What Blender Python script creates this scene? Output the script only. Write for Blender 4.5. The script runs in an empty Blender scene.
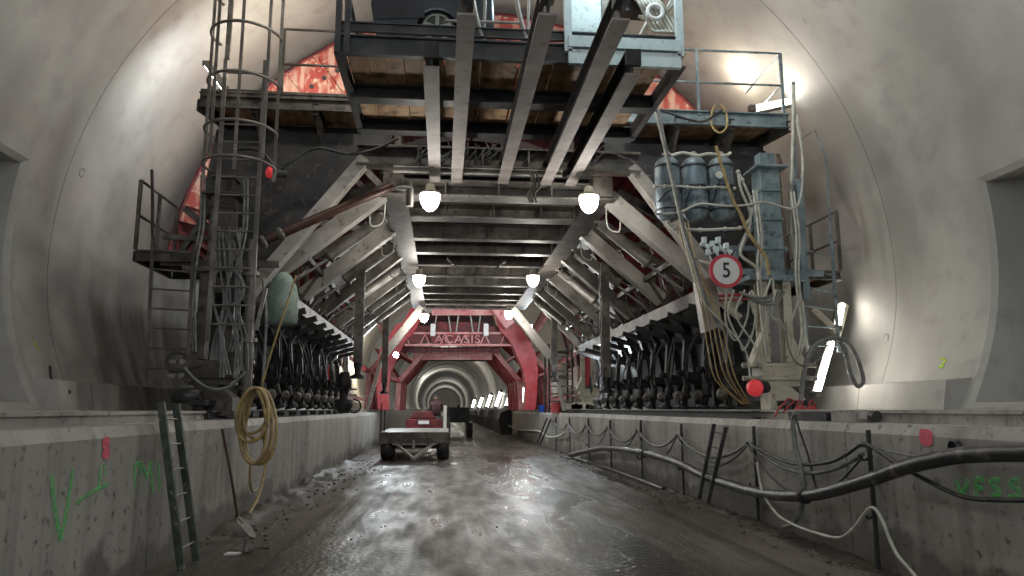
import bpy, bmesh, math, random
from mathutils import Vector, Matrix
random.seed(7)
PI = math.pi
SC = bpy.context.scene
COL = SC.collection
# ------------------------------------------------------------------ camera
F = 740.0
PITCH = math.atan(121/740); YAW = math.atan(69/740*math.cos(PITCH))
CAM = Vector((0, 0, 1.6))
_f = Vector((math.sin(YAW)*math.cos(PITCH), math.cos(YAW)*math.cos(PITCH), math.sin(PITCH)))
_r = Vector((math.cos(YAW), -math.sin(YAW), 0)); _u = _r.cross(_f)
cd = bpy.data.cameras.new('camera'); cam = bpy.data.objects.new('camera', cd); COL.objects.link(cam)
cd.sensor_width = 36; cd.lens = 36*F/1024; cd.clip_end = 600
cam.location = CAM
cam.matrix_world = Matrix.Translation(CAM) @ Matrix((_r, _u, -_f)).transposed().to_4x4()
SC.camera = cam
def P(px, py, Y=None, X=None, Z=None):
    """world point seen at a photograph pixel, on the plane Y=, X= or Z="""
    d = _f + _r*((px-512)/F) + _u*((288-py)/F)
    i, v = (1, Y) if Y is not None else ((0, X) if X is not None else (2, Z))
    return CAM + d*((v-CAM[i])/d[i])
CX = 0.8      # tunnel axis
BL, BR = -2.92, 4.45    # faces of the two benches
BZ = 1.45     # bench top
# ------------------------------------------------------------------ mesh builder
class MB:
    def __init__(s): s.v = []; s.f = []; s.sm = []
    def add(s, vs, fs, smooth=False):
        o = len(s.v); s.v += [Vector(v) for v in vs]; s.f += [tuple(i+o for i in f) for f in fs]; s.sm += [smooth]*len(fs)
        return s
    def box(s, a, b):
        x0, x1 = sorted((a[0], b[0])); y0, y1 = sorted((a[1], b[1])); z0, z1 = sorted((a[2], b[2]))
        return s.add([(x0,y0,z0),(x1,y0,z0),(x1,y1,z0),(x0,y1,z0),(x0,y0,z1),(x1,y0,z1),(x1,y1,z1),(x0,y1,z1)],
                     [(0,3,2,1),(4,5,6,7),(0,1,5,4),(1,2,6,5),(2,3,7,6),(3,0,4,7)])
    def cbox(s, c, sx, sy, sz): return s.box((c[0]-sx/2, c[1]-sy/2, c[2]-sz/2), (c[0]+sx/2, c[1]+sy/2, c[2]+sz/2))
    def frame(s, a, b, up=(0,0,1)):
        a, b = Vector(a), Vector(b); d = (b-a).normalized(); up = Vector(up)
        if abs(d.dot(up)) > .98: up = Vector((0,1,0)) if abs(d.y) < .9 else Vector((1,0,0))
        x = d.cross(up).normalized(); return a, b, x, x.cross(d).normalized()
    def bar(s, a, b, w, h, up=(0,0,1)):
        return s.prof(a, b, [(-w/2,-h/2),(w/2,-h/2),(w/2,h/2),(-w/2,h/2)], up)
    def prof(s, a, b, pr, up=(0,0,1), smooth=False):
        a, b, x, y = s.frame(a, b, up); n = len(pr)
        vs = [a+x*p+y*q for p, q in pr]+[b+x*p+y*q for p, q in pr]
        s.add(vs, [(i,(i+1)%n,n+(i+1)%n,n+i) for i in range(n)], smooth)
        s.add(vs, [tuple(range(n))[::-1], tuple(range(n,2*n))])
        return s
    def ibeam(s, a, b, w, h, t=.02, up=(0,0,1)):
        q = t*.7
        return s.prof(a, b, [(-w/2,-h/2),(w/2,-h/2),(w/2,-h/2+t),(q/2,-h/2+t),(q/2,h/2-t),(w/2,h/2-t),(w/2,h/2),(-w/2,h/2),(-w/2,h/2-t),(-q/2,h/2-t),(-q/2,-h/2+t),(-w/2,-h/2+t)], up)
    def chan(s, a, b, w, h, t=.015, up=(0,0,1)):
        return s.prof(a, b, [(-w/2,-h/2),(w/2,-h/2),(w/2,-h/2+t),(-w/2+t,-h/2+t),(-w/2+t,h/2-t),(w/2,h/2-t),(w/2,h/2),(-w/2,h/2)], up)
    def cyl(s, a, b, r1, r2=None, n=12):
        r2 = r1 if r2 is None else r2; a, b, x, y = s.frame(a, b)
        A = [2*PI*i/n for i in range(n)]
        vs = [a+x*(r1*math.cos(t))+y*(r1*math.sin(t)) for t in A]+[b+x*(r2*math.cos(t))+y*(r2*math.sin(t)) for t in A]
        s.add(vs, [(i,(i+1)%n,n+(i+1)%n,n+i) for i in range(n)], True)
        return s.add(vs, [tuple(range(n))[::-1], tuple(range(n,2*n))])
    def lathe(s, a, b, prof, n=16):
        """prof: list of (t along a-b in metres, radius)"""
        a, b, x, y = s.frame(a, b); d = (b-a).normalized(); vs = []
        for t, r in prof: vs += [a+d*t+x*(r*math.cos(2*PI*i/n))+y*(r*math.sin(2*PI*i/n)) for i in range(n)]
        m = len(prof)
        s.add(vs, [(j*n+i,j*n+(i+1)%n,(j+1)*n+(i+1)%n,(j+1)*n+i) for j in range(m-1) for i in range(n)], True)
        return s.add(vs, [tuple(range(n))[::-1], tuple(range((m-1)*n, m*n))])
    def tube(s, pts, r, n=6, sub=4, closed=False, smooth=True):
        pts = [Vector(p) for p in pts]; m = len(pts)
        if smooth and m > 2:
            q = []
            for i in range(m if closed else m-1):
                g = (lambda k: pts[k % m]) if closed else (lambda k: pts[max(0, min(m-1, k))])
                p0, p1, p2, p3 = g(i-1), g(i), g(i+1), g(i+2)
                for k in range(sub):
                    t = k/sub; q.append(.5*((2*p1)+(p2-p0)*t+(2*p0-5*p1+4*p2-p3)*t*t+(3*p1-p0-3*p2+p3)*t**3))
            if not closed: q.append(pts[-1])
            pts = q; m = len(pts)
        vs = []; x = None
        for i, p in enumerate(pts):
            d = (pts[(i+1) % m]-pts[i-1]) if closed else (pts[min(m-1,i+1)]-pts[max(0,i-1)])
            if d.length < 1e-6: d = Vector((0,0,1))
            d.normalize()
            if x is None:
                x = d.orthogonal().normalized()
            else:
                x = (x-d*x.dot(d)); x = x.normalized() if x.length > 1e-5 else d.orthogonal().normalized()
            y = d.cross(x)
            vs += [p+x*(r*math.cos(2*PI*k/n))+y*(r*math.sin(2*PI*k/n)) for k in range(n)]
        L = m if closed else m-1
        s.add(vs, [(j*n+i,j*n+(i+1)%n,((j+1)%m)*n+(i+1)%n,((j+1)%m)*n+i) for j in range(L) for i in range(n)], True)
        if not closed: s.add(vs, [tuple(range(n))[::-1], tuple(range((m-1)*n, m*n))])
        return s
    def poly(s, pts, thick):
        """polygon (3-D points) given a thickness vector"""
        t = Vector(thick); n = len(pts); vs = [Vector(p) for p in pts]+[Vector(p)+t for p in pts]
        return s.add(vs, [tuple(range(n)), tuple(range(n,2*n))[::-1]]+[((i+1)%n,i,n+i,n+(i+1)%n) for i in range(n)])
    def ball(s, c, r, n=12, sc=(1,1,1)):
        c = Vector(c); m = n//2; vs = [c+Vector((0,0,r*sc[2]))]
        for j in range(1, m):
            a = PI*j/m
            vs += [c+Vector((r*sc[0]*math.sin(a)*math.cos(2*PI*i/n), r*sc[1]*math.sin(a)*math.sin(2*PI*i/n), r*sc[2]*math.cos(a))) for i in range(n)]
        vs.append(c-Vector((0,0,r*sc[2]))); fs = [(0,1+i,1+(i+1)%n) for i in range(n)]
        fs += [(1+(j-1)*n+i,1+j*n+i,1+j*n+(i+1)%n,1+(j-1)*n+(i+1)%n) for j in range(1,m-1) for i in range(n)]
        k = len(vs)-1; fs += [(k,1+(m-2)*n+(i+1)%n,1+(m-2)*n+i) for i in range(n)]
        return s.add(vs, fs, True)
    def build(s, name, m, parent=None, origin=None, bevel=0):
        me = bpy.data.meshes.new(name)
        if parent is None and origin is None:
            xs = [v.x for v in s.v]; ys = [v.y for v in s.v]; zs = [v.z for v in s.v]
            origin = Vector(((min(xs)+max(xs))/2, (min(ys)+max(ys))/2, min(zs)))
        off = Vector(origin) if origin is not None else Vector((0,0,0))
        wo = Vector((0,0,0)); q = parent
        while q is not None: wo += q.location; q = q.parent
        me.from_pydata([tuple(v-off-(wo if origin is None else Vector((0,0,0)))) if parent else tuple(v-off) for v in s.v], [], s.f)
        me.polygons.foreach_set('use_smooth', s.sm); me.materials.append(m)
        bm = bmesh.new(); bm.from_mesh(me); bmesh.ops.recalc_face_normals(bm, faces=bm.faces); bm.to_mesh(me); bm.free()
        o = bpy.data.objects.new(name, me); COL.objects.link(o)
        if parent: o.parent = parent
        else: o.location = off
        if bevel:
            b = o.modifiers.new('edge', 'BEVEL'); b.width = bevel; b.segments = 2; b.limit_method = 'ANGLE'
        return o
def tag(o, label, cat=None, group=None, kind=None):
    o['label'] = label
    if cat: o['category'] = cat
    if group: o['group'] = group
    if kind: o['kind'] = kind
    return o
def thing(name, label, cat, loc, group=None):
    o = bpy.data.objects.new(name, None); COL.objects.link(o); o.location = loc; o.empty_display_size = .1
    return tag(o, label, cat, group)
def struct(name, mb, m, label=None):
    o = mb.build(name, m, origin=(0,0,0)); o['kind'] = 'structure'
    if label: o['label'] = label
    return o
def copy_tree(o, parent=None, loc=None):
    c = o.copy(); COL.objects.link(c); c.parent = parent
    if loc is not None: c.location = loc
    for ch in list(o.children): copy_tree(ch, c)
    return c
# ------------------------------------------------------------------ materials
MATS = {}
def mat(name, c1, c2=None, rough=.6, metal=0., scale=3., lo=.4, hi=.65, c3=None, scale3=14., lo3=.55, hi3=.72, bump=.1, stretch=(1,1,1), r2=None, coat=0, joint=None):
    m = bpy.data.materials.new(name); m.use_nodes = True; nt = m.node_tree; N = nt.nodes; L = nt.links
    b = N['Principled BSDF']; b.inputs['Roughness'].default_value = rough; b.inputs['Metallic'].default_value = metal
    b.inputs['Coat Weight'].default_value = coat
    b.inputs['Base Color'].default_value = (*c1, 1)
    if c2 is None: MATS[name] = m; return m
    tc = N.new('ShaderNodeTexCoord'); mp = N.new('ShaderNodeMapping'); mp.inputs['Scale'].default_value = stretch
    L.new(tc.outputs['Object'], mp.inputs[0])
    def noise(sc, lo, hi, src, det=6):
        n = N.new('ShaderNodeTexNoise'); n.inputs['Scale'].default_value = sc; n.inputs['Detail'].default_value = det; L.new(src, n.inputs['Vector'])
        r = N.new('ShaderNodeMapRange'); r.inputs[1].default_value = lo; r.inputs[2].default_value = hi; L.new(n.outputs[0], r.inputs[0])
        return n, r
    def mix(f, a, b_):
        x = N.new('ShaderNodeMix'); x.data_type = 'RGBA'; L.new(f, x.inputs[0])
        for i, q in ((6, a), (7, b_)):
            if hasattr(q, 'links'): L.new(q, x.inputs[i])
            else: x.inputs[i].default_value = (*q, 1)
        return x.outputs[2]
    n1, r1 = noise(scale, lo, hi, mp.outputs[0]); c = mix(r1.outputs[0], c1, c2)
    if c3 is not None:
        n3, r3 = noise(scale3, lo3, hi3, tc.outputs['Object']); c = mix(r3.outputs[0], c, c3)
    if joint:
        sx = N.new('ShaderNodeSeparateXYZ'); L.new(tc.outputs['Object'], sx.inputs[0])
        a = N.new('ShaderNodeMath'); a.operation = 'PINGPONG'; a.inputs[1].default_value = joint/2; L.new(sx.outputs['Y'], a.inputs[0])
        g = N.new('ShaderNodeMath'); g.operation = 'LESS_THAN'; g.inputs[1].default_value = .012; L.new(a.outputs[0], g.inputs[0])
        c = mix(g.outputs[0], c, tuple(v*.45 for v in c1))
    L.new(c, b.inputs['Base Color'])
    if r2 is not None:
        rr = N.new('ShaderNodeMapRange'); rr.inputs[1].default_value = lo; rr.inputs[2].default_value = hi
        rr.inputs[3].default_value = rough; rr.inputs[4].default_value = r2; L.new(n1.outputs[0], rr.inputs[0]); L.new(rr.outputs[0], b.inputs['Roughness'])
    if bump:
        nb, _ = noise(scale*5, 0, 1, tc.outputs['Object']); bp = N.new('ShaderNodeBump'); bp.inputs['Strength'].default_value = bump; bp.inputs['Distance'].default_value = .02
        L.new(nb.outputs[0], bp.inputs['Height']); L.new(bp.outputs[0], b.inputs['Normal'])
    MATS[name] = m; return m
def emis(name, col, s):
    m = bpy.data.materials.new(name); m.use_nodes = True; b = m.node_tree.nodes['Principled BSDF']
    b.inputs['Base Color'].default_value = (*col, 1); b.inputs['Emission Color'].default_value = (*col, 1); b.inputs['Emission Strength'].default_value = s
    return m
STEEL = mat('grey_painted_steel', (.10,.092,.082), (.21,.197,.178), .5, .3, 2.5, c3=(.08,.06,.045), scale3=9, bump=.15)
PALE = mat('dusty_pale_steel', (.25,.235,.215), (.38,.36,.335), .5, .1, 2, c3=(.15,.11,.08), scale3=7, lo3=.6, bump=.12)
RUNWAY = mat('runway_beam_steel', (.24,.22,.215), (.34,.31,.30), .65, .1, 2, c3=(.2,.14,.1), scale3=6, lo3=.55, bump=.12)
DARK = mat('dark_steel', (.020,.020,.022), (.045,.043,.042), .6, .2, 3, c3=(.09,.082,.075), scale3=10, lo3=.6, hi3=.75, bump=.2)
MIDS = mat('worn_steel', (.055,.047,.040), (.135,.12,.105), .55, .2, 2.2, c3=(.03,.022,.016), scale3=7, lo3=.48, bump=.2)
SLATE = mat('slate_grey_steel', (.045,.05,.055), (.09,.092,.095), .55, .2, 3, c3=(.10,.08,.06), scale3=8, bump=.15)
SOOT = mat('oily_black_steel', (.006,.006,.007), (.016,.015,.015), .6, 0, 6, c3=(.05,.047,.044), scale3=9, lo3=.6, hi3=.75, bump=.3)
RED = mat('red_paint', (.34,.022,.03), (.42,.06,.065), .45, 0, 1.5, c3=(.2,.02,.03), scale3=4, bump=.08)
REDD = mat('sooty_red_paint', (.10,.012,.016), (.20,.02,.025), .5, .1, 2, c3=(.03,.012,.012), scale3=5, lo3=.45, bump=.1)
REDW = mat('flaking_red_paint', (.30,.045,.035), (.46,.28,.22), .5, 0, 2.2, .48, .6, c3=(.55,.42,.3), scale3=8, stretch=(3,1,.5))
PINK = mat('dusty_pink_paint', (.5,.17,.17), (.6,.32,.30), .5, 0, 2, c3=(.3,.06,.07), scale3=6)
RUST = mat('rust_red_pipe', (.04,.017,.012), (.075,.032,.022), .45, .3, 4, c3=(.04,.02,.015))
CREAM = mat('cream_paint', (.55,.52,.42), (.42,.39,.31), .5, 0, 4, c3=(.22,.18,.12), scale3=10, lo3=.58)
BLUE = mat('blue_grey_paint', (.15,.20,.22), (.27,.33,.35), .45, .2, 3, c3=(.05,.06,.07), scale3=9)
TANK = mat('tank_blue_grey', (.12,.16,.19), (.32,.38,.41), .45, .2, 4, c3=(.035,.04,.05), scale3=6, lo3=.5, stretch=(1,1,.4))
CYAN = mat('pale_cyan_paint', (.58,.70,.71), (.68,.78,.79), .4, 0, 3, c3=(.35,.45,.47))
WOOD = mat('plank_wood', (.34,.21,.11), (.52,.35,.21), .7, 0, 1.2, c3=(.07,.04,.02), scale3=5, lo3=.5, stretch=(6,.6,6), bump=.25)
CABLE = mat('pale_cable', (.52,.52,.46), (.36,.36,.31), .5, 0, 8)
BCAB = mat('grey_cable', (.12,.13,.13), (.22,.23,.22), .5, 0, 8)
RUB = mat('black_rubber', (.018,.018,.02), (.05,.05,.05), .4, 0, 6, c3=(.12,.115,.1), scale3=10, lo3=.6)
PIPE = mat('muddy_black_pipe', (.018,.019,.022), (.05,.047,.042), .38, 0, 3, .42, .7, c3=(.16,.15,.125), scale3=6, lo3=.56, hi3=.7)
YEL = mat('yellow_hose', (.42,.31,.12), (.28,.21,.10), .5, 0, 6, c3=(.15,.12,.08))
WHITE = mat('white_paint', (.75,.75,.73), (.62,.62,.60), .5, 0, 5)
SIGNW = mat('sign_white', (.72,.72,.72)); SIGNR = mat('sign_red', (.55,.05,.07), rough=.4); BLACK = mat('black_print', (.02,.02,.025))
RLAMP = emis('red_lens', (.75,.05,.06), .18)
CHROME = mat('bare_rod', (.6,.6,.6), rough=.25, metal=1)
GREENT = mat('pale_green_sack', (.20,.27,.24), (.27,.33,.29), .7, 0, 4, c3=(.12,.15,.13))
CARP = mat('car_dark_blue', (.028,.036,.045), (.045,.055,.065), .3, .3, 2, coat=.6, bump=0)
ALLOY = mat('alloy_wheel', (.35,.37,.33), (.28,.3,.27), .3, .7, 6)
GLASSD = mat('dark_glass', (.012,.014,.018), rough=.08)
TUBEW = emis('tube_glow', (1,.97,.90), 9); TUBEF = emis('far_tube_glow', (1,.98,.90), 10); GLOBE = emis('globe_glow', (1,.985,.95), 9); COOLG = emis('flood_glow', (.88,.97,1), 30)
LADG = mat('dark_green_ladder', (.02,.03,.022), (.06,.075,.06), .6, 0, 8, c3=(.25,.25,.22), scale3=14, lo3=.6)
HIVIS = mat('dark_work_jacket', (.05,.02,.025), (.08,.03,.035), .8, 0, 6); SKIN = mat('skin', (.35,.2,.15), rough=.6); TROU = mat('work_trousers', (.10,.10,.09), (.14,.13,.12), .8, 0, 6)
# concrete of the lining and benches, wet floor
WALL = mat('lining_concrete', (.29,.284,.265), (.42,.412,.388), .58, 0, .55, .38, .66, c3=(.27,.26,.25), scale3=2.6, lo3=.5, hi3=.8, bump=.05, stretch=(1,1,.45), r2=.68, joint=12.0)
def dark_patch(m):
    # streaky dark brown patch low on the left side wall beside the machine foot
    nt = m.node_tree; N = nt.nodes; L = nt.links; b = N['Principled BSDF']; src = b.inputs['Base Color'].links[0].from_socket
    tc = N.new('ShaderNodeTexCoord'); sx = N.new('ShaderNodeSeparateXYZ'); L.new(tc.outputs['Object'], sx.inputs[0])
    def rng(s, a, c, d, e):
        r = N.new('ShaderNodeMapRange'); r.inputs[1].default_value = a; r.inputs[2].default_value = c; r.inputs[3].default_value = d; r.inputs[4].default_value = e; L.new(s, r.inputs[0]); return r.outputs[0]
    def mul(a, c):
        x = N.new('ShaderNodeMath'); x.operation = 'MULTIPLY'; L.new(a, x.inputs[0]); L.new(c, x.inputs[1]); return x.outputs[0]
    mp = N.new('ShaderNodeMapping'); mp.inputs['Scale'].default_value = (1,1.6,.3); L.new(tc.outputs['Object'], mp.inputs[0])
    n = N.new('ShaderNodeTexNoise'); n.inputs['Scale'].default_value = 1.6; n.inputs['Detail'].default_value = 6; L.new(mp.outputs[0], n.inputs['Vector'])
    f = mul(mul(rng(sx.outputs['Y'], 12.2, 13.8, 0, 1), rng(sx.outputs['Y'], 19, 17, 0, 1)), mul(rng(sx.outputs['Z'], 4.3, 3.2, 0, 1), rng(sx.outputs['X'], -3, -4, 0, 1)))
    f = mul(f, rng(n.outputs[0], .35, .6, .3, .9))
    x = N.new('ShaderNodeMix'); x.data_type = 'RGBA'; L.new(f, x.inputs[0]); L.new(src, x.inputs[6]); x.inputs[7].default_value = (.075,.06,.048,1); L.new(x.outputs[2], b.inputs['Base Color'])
dark_patch(WALL)
def bench_mat():
    m = mat('bench_concrete', (.30,.285,.26), (.42,.40,.37), .6, 0, 1.1, .38, .66, c3=(.13,.12,.105), scale3=11, lo3=.58, hi3=.7, bump=.3, stretch=(1,1,.5))
    nt = m.node_tree; N = nt.nodes; L = nt.links; b = N['Principled BSDF']
    src = b.inputs['Base Color'].links[0].from_socket
    tc = N.new('ShaderNodeTexCoord'); sx = N.new('ShaderNodeSeparateXYZ'); L.new(tc.outputs['Object'], sx.inputs[0])
    n = N.new('ShaderNodeTexNoise'); n.inputs['Scale'].default_value = 1.7; n.inputs['Detail'].default_value = 5; L.new(tc.outputs['Object'], n.inputs['Vector'])
    a = N.new('ShaderNodeMath'); a.operation = 'MULTIPLY_ADD'; a.inputs[1].default_value = -1.1; L.new(n.outputs[0], a.inputs[0]); L.new(sx.outputs['Z'], a.inputs[2])
    r = N.new('ShaderNodeMapRange'); r.inputs[1].default_value = -.30; r.inputs[2].default_value = -.16; r.inputs[3].default_value = .62; r.inputs[4].default_value = 0; L.new(a.outputs[0], r.inputs[0])
    x = N.new('ShaderNodeMix'); x.data_type = 'RGBA'; L.new(r.outputs[0], x.inputs[0]); L.new(src, x.inputs[6]); x.inputs[7].default_value = (.06,.053,.042,1)
    # vertical runs of rust and lime
    mp = N.new('ShaderNodeMapping'); mp.inputs['Scale'].default_value = (1,3.2,.12); L.new(tc.outputs['Object'], mp.inputs[0])
    n2 = N.new('ShaderNodeTexNoise'); n2.inputs['Scale'].default_value = 1.6; n2.inputs['Detail'].default_value = 5; L.new(mp.outputs[0], n2.inputs['Vector'])
    r2 = N.new('ShaderNodeMapRange'); r2.inputs[1].default_value = .5; r2.inputs[2].default_value = .72; r2.inputs[4].default_value = .55; L.new(n2.outputs[0], r2.inputs[0])
    y = N.new('ShaderNodeMix'); y.data_type = 'RGBA'; L.new(r2.outputs[0], y.inputs[0]); L.new(x.outputs[2], y.inputs[6]); y.inputs[7].default_value = (.13,.12,.105,1)
    L.new(y.outputs[2], b.inputs['Base Color']); return m
BENCH = bench_mat()
def floor_mat():
    m = bpy.data.materials.new('wet_roadway'); m.use_nodes = True; nt = m.node_tree; N = nt.nodes; L = nt.links; b = N['Principled BSDF']
    tc = N.new('ShaderNodeTexCoord')
    def noise(sc, st=(1,1,1), det=6):
        mp = N.new('ShaderNodeMapping'); mp.inputs['Scale'].default_value = st; L.new(tc.outputs['Object'], mp.inputs[0])
        n = N.new('ShaderNodeTexNoise'); n.inputs['Scale'].default_value = sc; n.inputs['Detail'].default_value = det; L.new(mp.outputs[0], n.inputs['Vector']); return n
    def rng(s, a, b_, c=0, d=1):
        r = N.new('ShaderNodeMapRange'); r.inputs[1].default_value = a; r.inputs[2].default_value = b_; r.inputs[3].default_value = c; r.inputs[4].default_value = d; L.new(s, r.inputs[0]); return r.outputs[0]
    big = noise(.55, (1,.35,1)); mid = noise(2.2, (1.6,.35,1)); fine = noise(16); rut = noise(1.1, (3.2,.06,1), 4)
    cr = N.new('ShaderNodeValToRGB'); L.new(rng(big.outputs[0], .35, .65), cr.inputs[0])
    cr.color_ramp.elements[0].color = (.048,.038,.027,1); cr.color_ramp.elements[1].color = (.14,.122,.096,1)
    x = N.new('ShaderNodeMix'); x.data_type = 'RGBA'; L.new(rng(mid.outputs[0], .5, .75, 0, .45), x.inputs[0]); L.new(cr.outputs[0], x.inputs[6]); x.inputs[7].default_value = (.035,.03,.025,1)
    x2 = N.new('ShaderNodeMix'); x2.data_type = 'RGBA'; L.new(rng(rut.outputs[0], .52, .6, 0, .65), x2.inputs[0]); L.new(x.outputs[2], x2.inputs[6]); x2.inputs[7].default_value = (.03,.027,.023,1)
    L.new(x2.outputs[2], b.inputs['Base Color'])
    wet = N.new('ShaderNodeMath'); wet.operation = 'ADD'; L.new(rng(mid.outputs[0], .35, .65, .0, .28), wet.inputs[0]); L.new(rng(big.outputs[0], .4, .62, .16, .42), wet.inputs[1])
    # a wheel track that holds a film of water
    sx = N.new('ShaderNodeSeparateXYZ'); L.new(tc.outputs['Object'], sx.inputs[0])
    tr = N.new('ShaderNodeMath'); tr.operation = 'SUBTRACT'; tr.inputs[1].default_value = 1.9; L.new(sx.outputs['X'], tr.inputs[0])
    ab = N.new('ShaderNodeMath'); ab.operation = 'ABSOLUTE'; L.new(tr.outputs[0], ab.inputs[0])
    nn = noise(1.3, (1,.3,1), 3); ad = N.new('ShaderNodeMath'); ad.operation = 'MULTIPLY_ADD'; ad.inputs[1].default_value = 1.6; L.new(nn.outputs[0], ad.inputs[0]); L.new(ab.outputs[0], ad.inputs[2])
    wm = rng(ad.outputs[0], 1.05, 1.7, .2, 1.0)
    mu = N.new('ShaderNodeMath'); mu.operation = 'MULTIPLY'; L.new(wet.outputs[0], mu.inputs[0]); L.new(wm, mu.inputs[1]); wet = N.new('ShaderNodeMath'); wet.operation = 'ADD'; wet.inputs[1].default_value = .05; L.new(mu.outputs[0], wet.inputs[0])
    L.new(wet.outputs[0], b.inputs['Roughness'])
    h = N.new('ShaderNodeMath'); h.operation = 'MULTIPLY_ADD'; h.inputs[1].default_value = .9; L.new(fine.outputs[0], h.inputs[0]); 
    h2 = N.new('ShaderNodeMath'); h2.operation = 'MULTIPLY_ADD'; h2.inputs[1].default_value = 1.2; L.new(rut.outputs[0], h2.inputs[0]); L.new(mid.outputs[0], h2.inputs[2]); L.new(h2.outputs[0], h.inputs[2])
    bp = N.new('ShaderNodeBump'); bp.inputs['Strength'].default_value = .6; bp.inputs['Distance'].default_value = .035; L.new(h.outputs[0], bp.inputs['Height']); L.new(bp.outputs[0], b.inputs['Normal'])
    return m
FLOOR = floor_mat()
def paint_mat(name, col, cover):
    m = bpy.data.materials.new(name); m.use_nodes = True; nt = m.node_tree; N = nt.nodes; L = nt.links; b = N['Principled BSDF']
    b.inputs['Base Color'].default_value = (*col, 1); b.inputs['Roughness'].default_value = .7
    tc = N.new('ShaderNodeTexCoord'); n = N.new('ShaderNodeTexNoise'); n.inputs['Scale'].default_value = 22; n.inputs['Detail'].default_value = 5; L.new(tc.outputs['Object'], n.inputs['Vector'])
    r = N.new('ShaderNodeMapRange'); r.inputs[1].default_value = .35; r.inputs[2].default_value = .65; r.inputs[3].default_value = max(0, cover-.35); r.inputs[4].default_value = cover; L.new(n.outputs[0], r.inputs[0]); L.new(r.outputs[0], b.inputs['Alpha'])
    return m
SPG = paint_mat('green_spray_paint', (.2,.78,.24), .5); SPP = paint_mat('pink_spray_paint', (.95,.17,.24), .95); SPY = paint_mat('lime_spray_paint', (.5,.75,.05), .95)
def text(name, body, size, loc, m, parent, sx=1, sz=1, extrude=.003, space=1, rot=0):
    """lettering as a real mesh, facing the camera end of the tunnel"""
    c = bpy.data.curves.new(name, 'FONT'); c.body = body; c.align_x = 'CENTER'; c.align_y = 'CENTER'; c.size = size; c.extrude = extrude; c.space_character = space; c.resolution_u = 5; c.offset = .004
    o = bpy.data.objects.new('tmp', c); COL.objects.link(o)
    bpy.context.view_layer.update()
    me = bpy.data.meshes.new_from_object(o.evaluated_get(bpy.context.evaluated_depsgraph_get())); bpy.data.objects.remove(o)
    wo = Vector((0,0,0)); q = parent
    while q is not None: wo += q.location; q = q.parent
    for v in me.vertices: v.co = Vector((v.co.x*sx, -v.co.z, v.co.y*sz))+Vector(loc)-wo
    me.materials.clear(); me.materials.append(m); t = bpy.data.objects.new(name, me); COL.objects.link(t); t.parent = parent; return t
# ------------------------------------------------------------------ tunnel shell
ZC, RT = 3.9, 7.0
A0 = math.asin((1.40-ZC)/RT)
def ring_pt(a, y, r=RT):
    x, z = CX+r*math.cos(a), ZC+r*math.sin(a)
    if z < ZC: x -= math.copysign(.045*(ZC-z)**2, math.cos(a))   # the side walls draw in toward their foot
    return Vector((x, y, z))
ys = [-8,-4,0,2.5,5]+[5+.65*i for i in range(1,9)]+[11.2,12,13,14,15,16,18,20,23,26,29,32,36,40,44,48]
yy = 48
while yy < 340:
    ys += [yy+.35, yy+1.2, yy+6, yy+10.8, yy+11.65, yy+12]; yy += 12
def rad_at(y):
    if y < 47.9: return RT
    q = (y-48) % 12
    return RT-.16 if (q < .5 or q > 11.5) else RT
def lining(a0, a1, n, nich=None):
    mb = MB(); vs = []; fs = []; A = sorted(set([a0+(a1-a0)*i/n for i in range(n+1)]+([nich[0], nich[1]] if nich else [])))
    Y = sorted(set(ys+([nich[2], nich[3]] if nich else [])))
    for y in Y:
        for a in A: vs.append(ring_pt(a, y, rad_at(y)))
    m = len(A)
    for j in range(len(Y)-1):
        for i in range(m-1):
            if nich and nich[0]-1e-6 <= A[i] and A[i+1] <= nich[1]+1e-6 and nich[2]-1e-6 <= Y[j] and Y[j+1] <= nich[3]+1e-6: continue
            fs.append((j*m+i, j*m+i+1, (j+1)*m+i+1, (j+1)*m+i))
    mb.add(vs, fs, True)
    if nich:
        q0, q1, y0, y1 = nich; K = 10; out = lambda a, y: ring_pt(a, y)
        s = 1 if abs(q0) < PI/2 else -1
        def loop(inset, r):
            d = inset/RT; dy = inset
            aa, ab = q0+d, q1-d
            B = [aa+(ab-aa)*i/K for i in range(K+1)]
            return [ring_pt(a, y0+dy, r) for a in B]+[ring_pt(a, y1-dy, r) for a in B[::-1]]
        l0, l1, l2, l3 = loop(0, RT), loop(.09, RT+.05), loop(.14, RT+1.0), loop(.14, RT+1.0)
        n_ = len(l0)
        for p, q in ((l0, l1), (l1, l2)):
            mb.add(p+q, [(i,(i+1)%n_,n_+(i+1)%n_,n_+i) for i in range(n_)])
        mb.add(l2, [(i,i+1,n_-2-i,n_-1-i) for i in range(K)], True)
    return mb
ZN_R, ZN_L = 4.93, 5.2
niR = (math.asin((1.62-ZC)/RT), math.asin((ZN_R-ZC)/RT), 4.0, 9.75)
niL = (PI-math.asin((ZN_L-ZC)/RT), PI-math.asin((1.62-ZC)/RT), 4.0, 10.98)
struct('wall_right', lining(A0, math.radians(50), 26, niR), WALL, 'curved grey concrete tunnel wall on the right with a recess')
struct('ceiling', lining(math.radians(50), math.radians(130), 30), WALL, 'concrete tunnel vault overhead')
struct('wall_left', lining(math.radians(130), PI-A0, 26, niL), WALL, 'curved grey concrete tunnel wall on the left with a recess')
wb = MB(); wb.add([ring_pt(A0+(PI-2*A0)*i/40, 339) for i in range(41)]+[Vector((-6,339,-.1)), Vector((7.5,339,-.1))][::1], [tuple(range(43))])
struct('wall_back', wb, WALL, 'distant end of the tunnel')
struct('floor', MB().box((BL-.1, -8, -.2), (BR+.1, 340, 0)), FLOOR, 'wet dirty concrete roadway between the benches')
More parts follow.
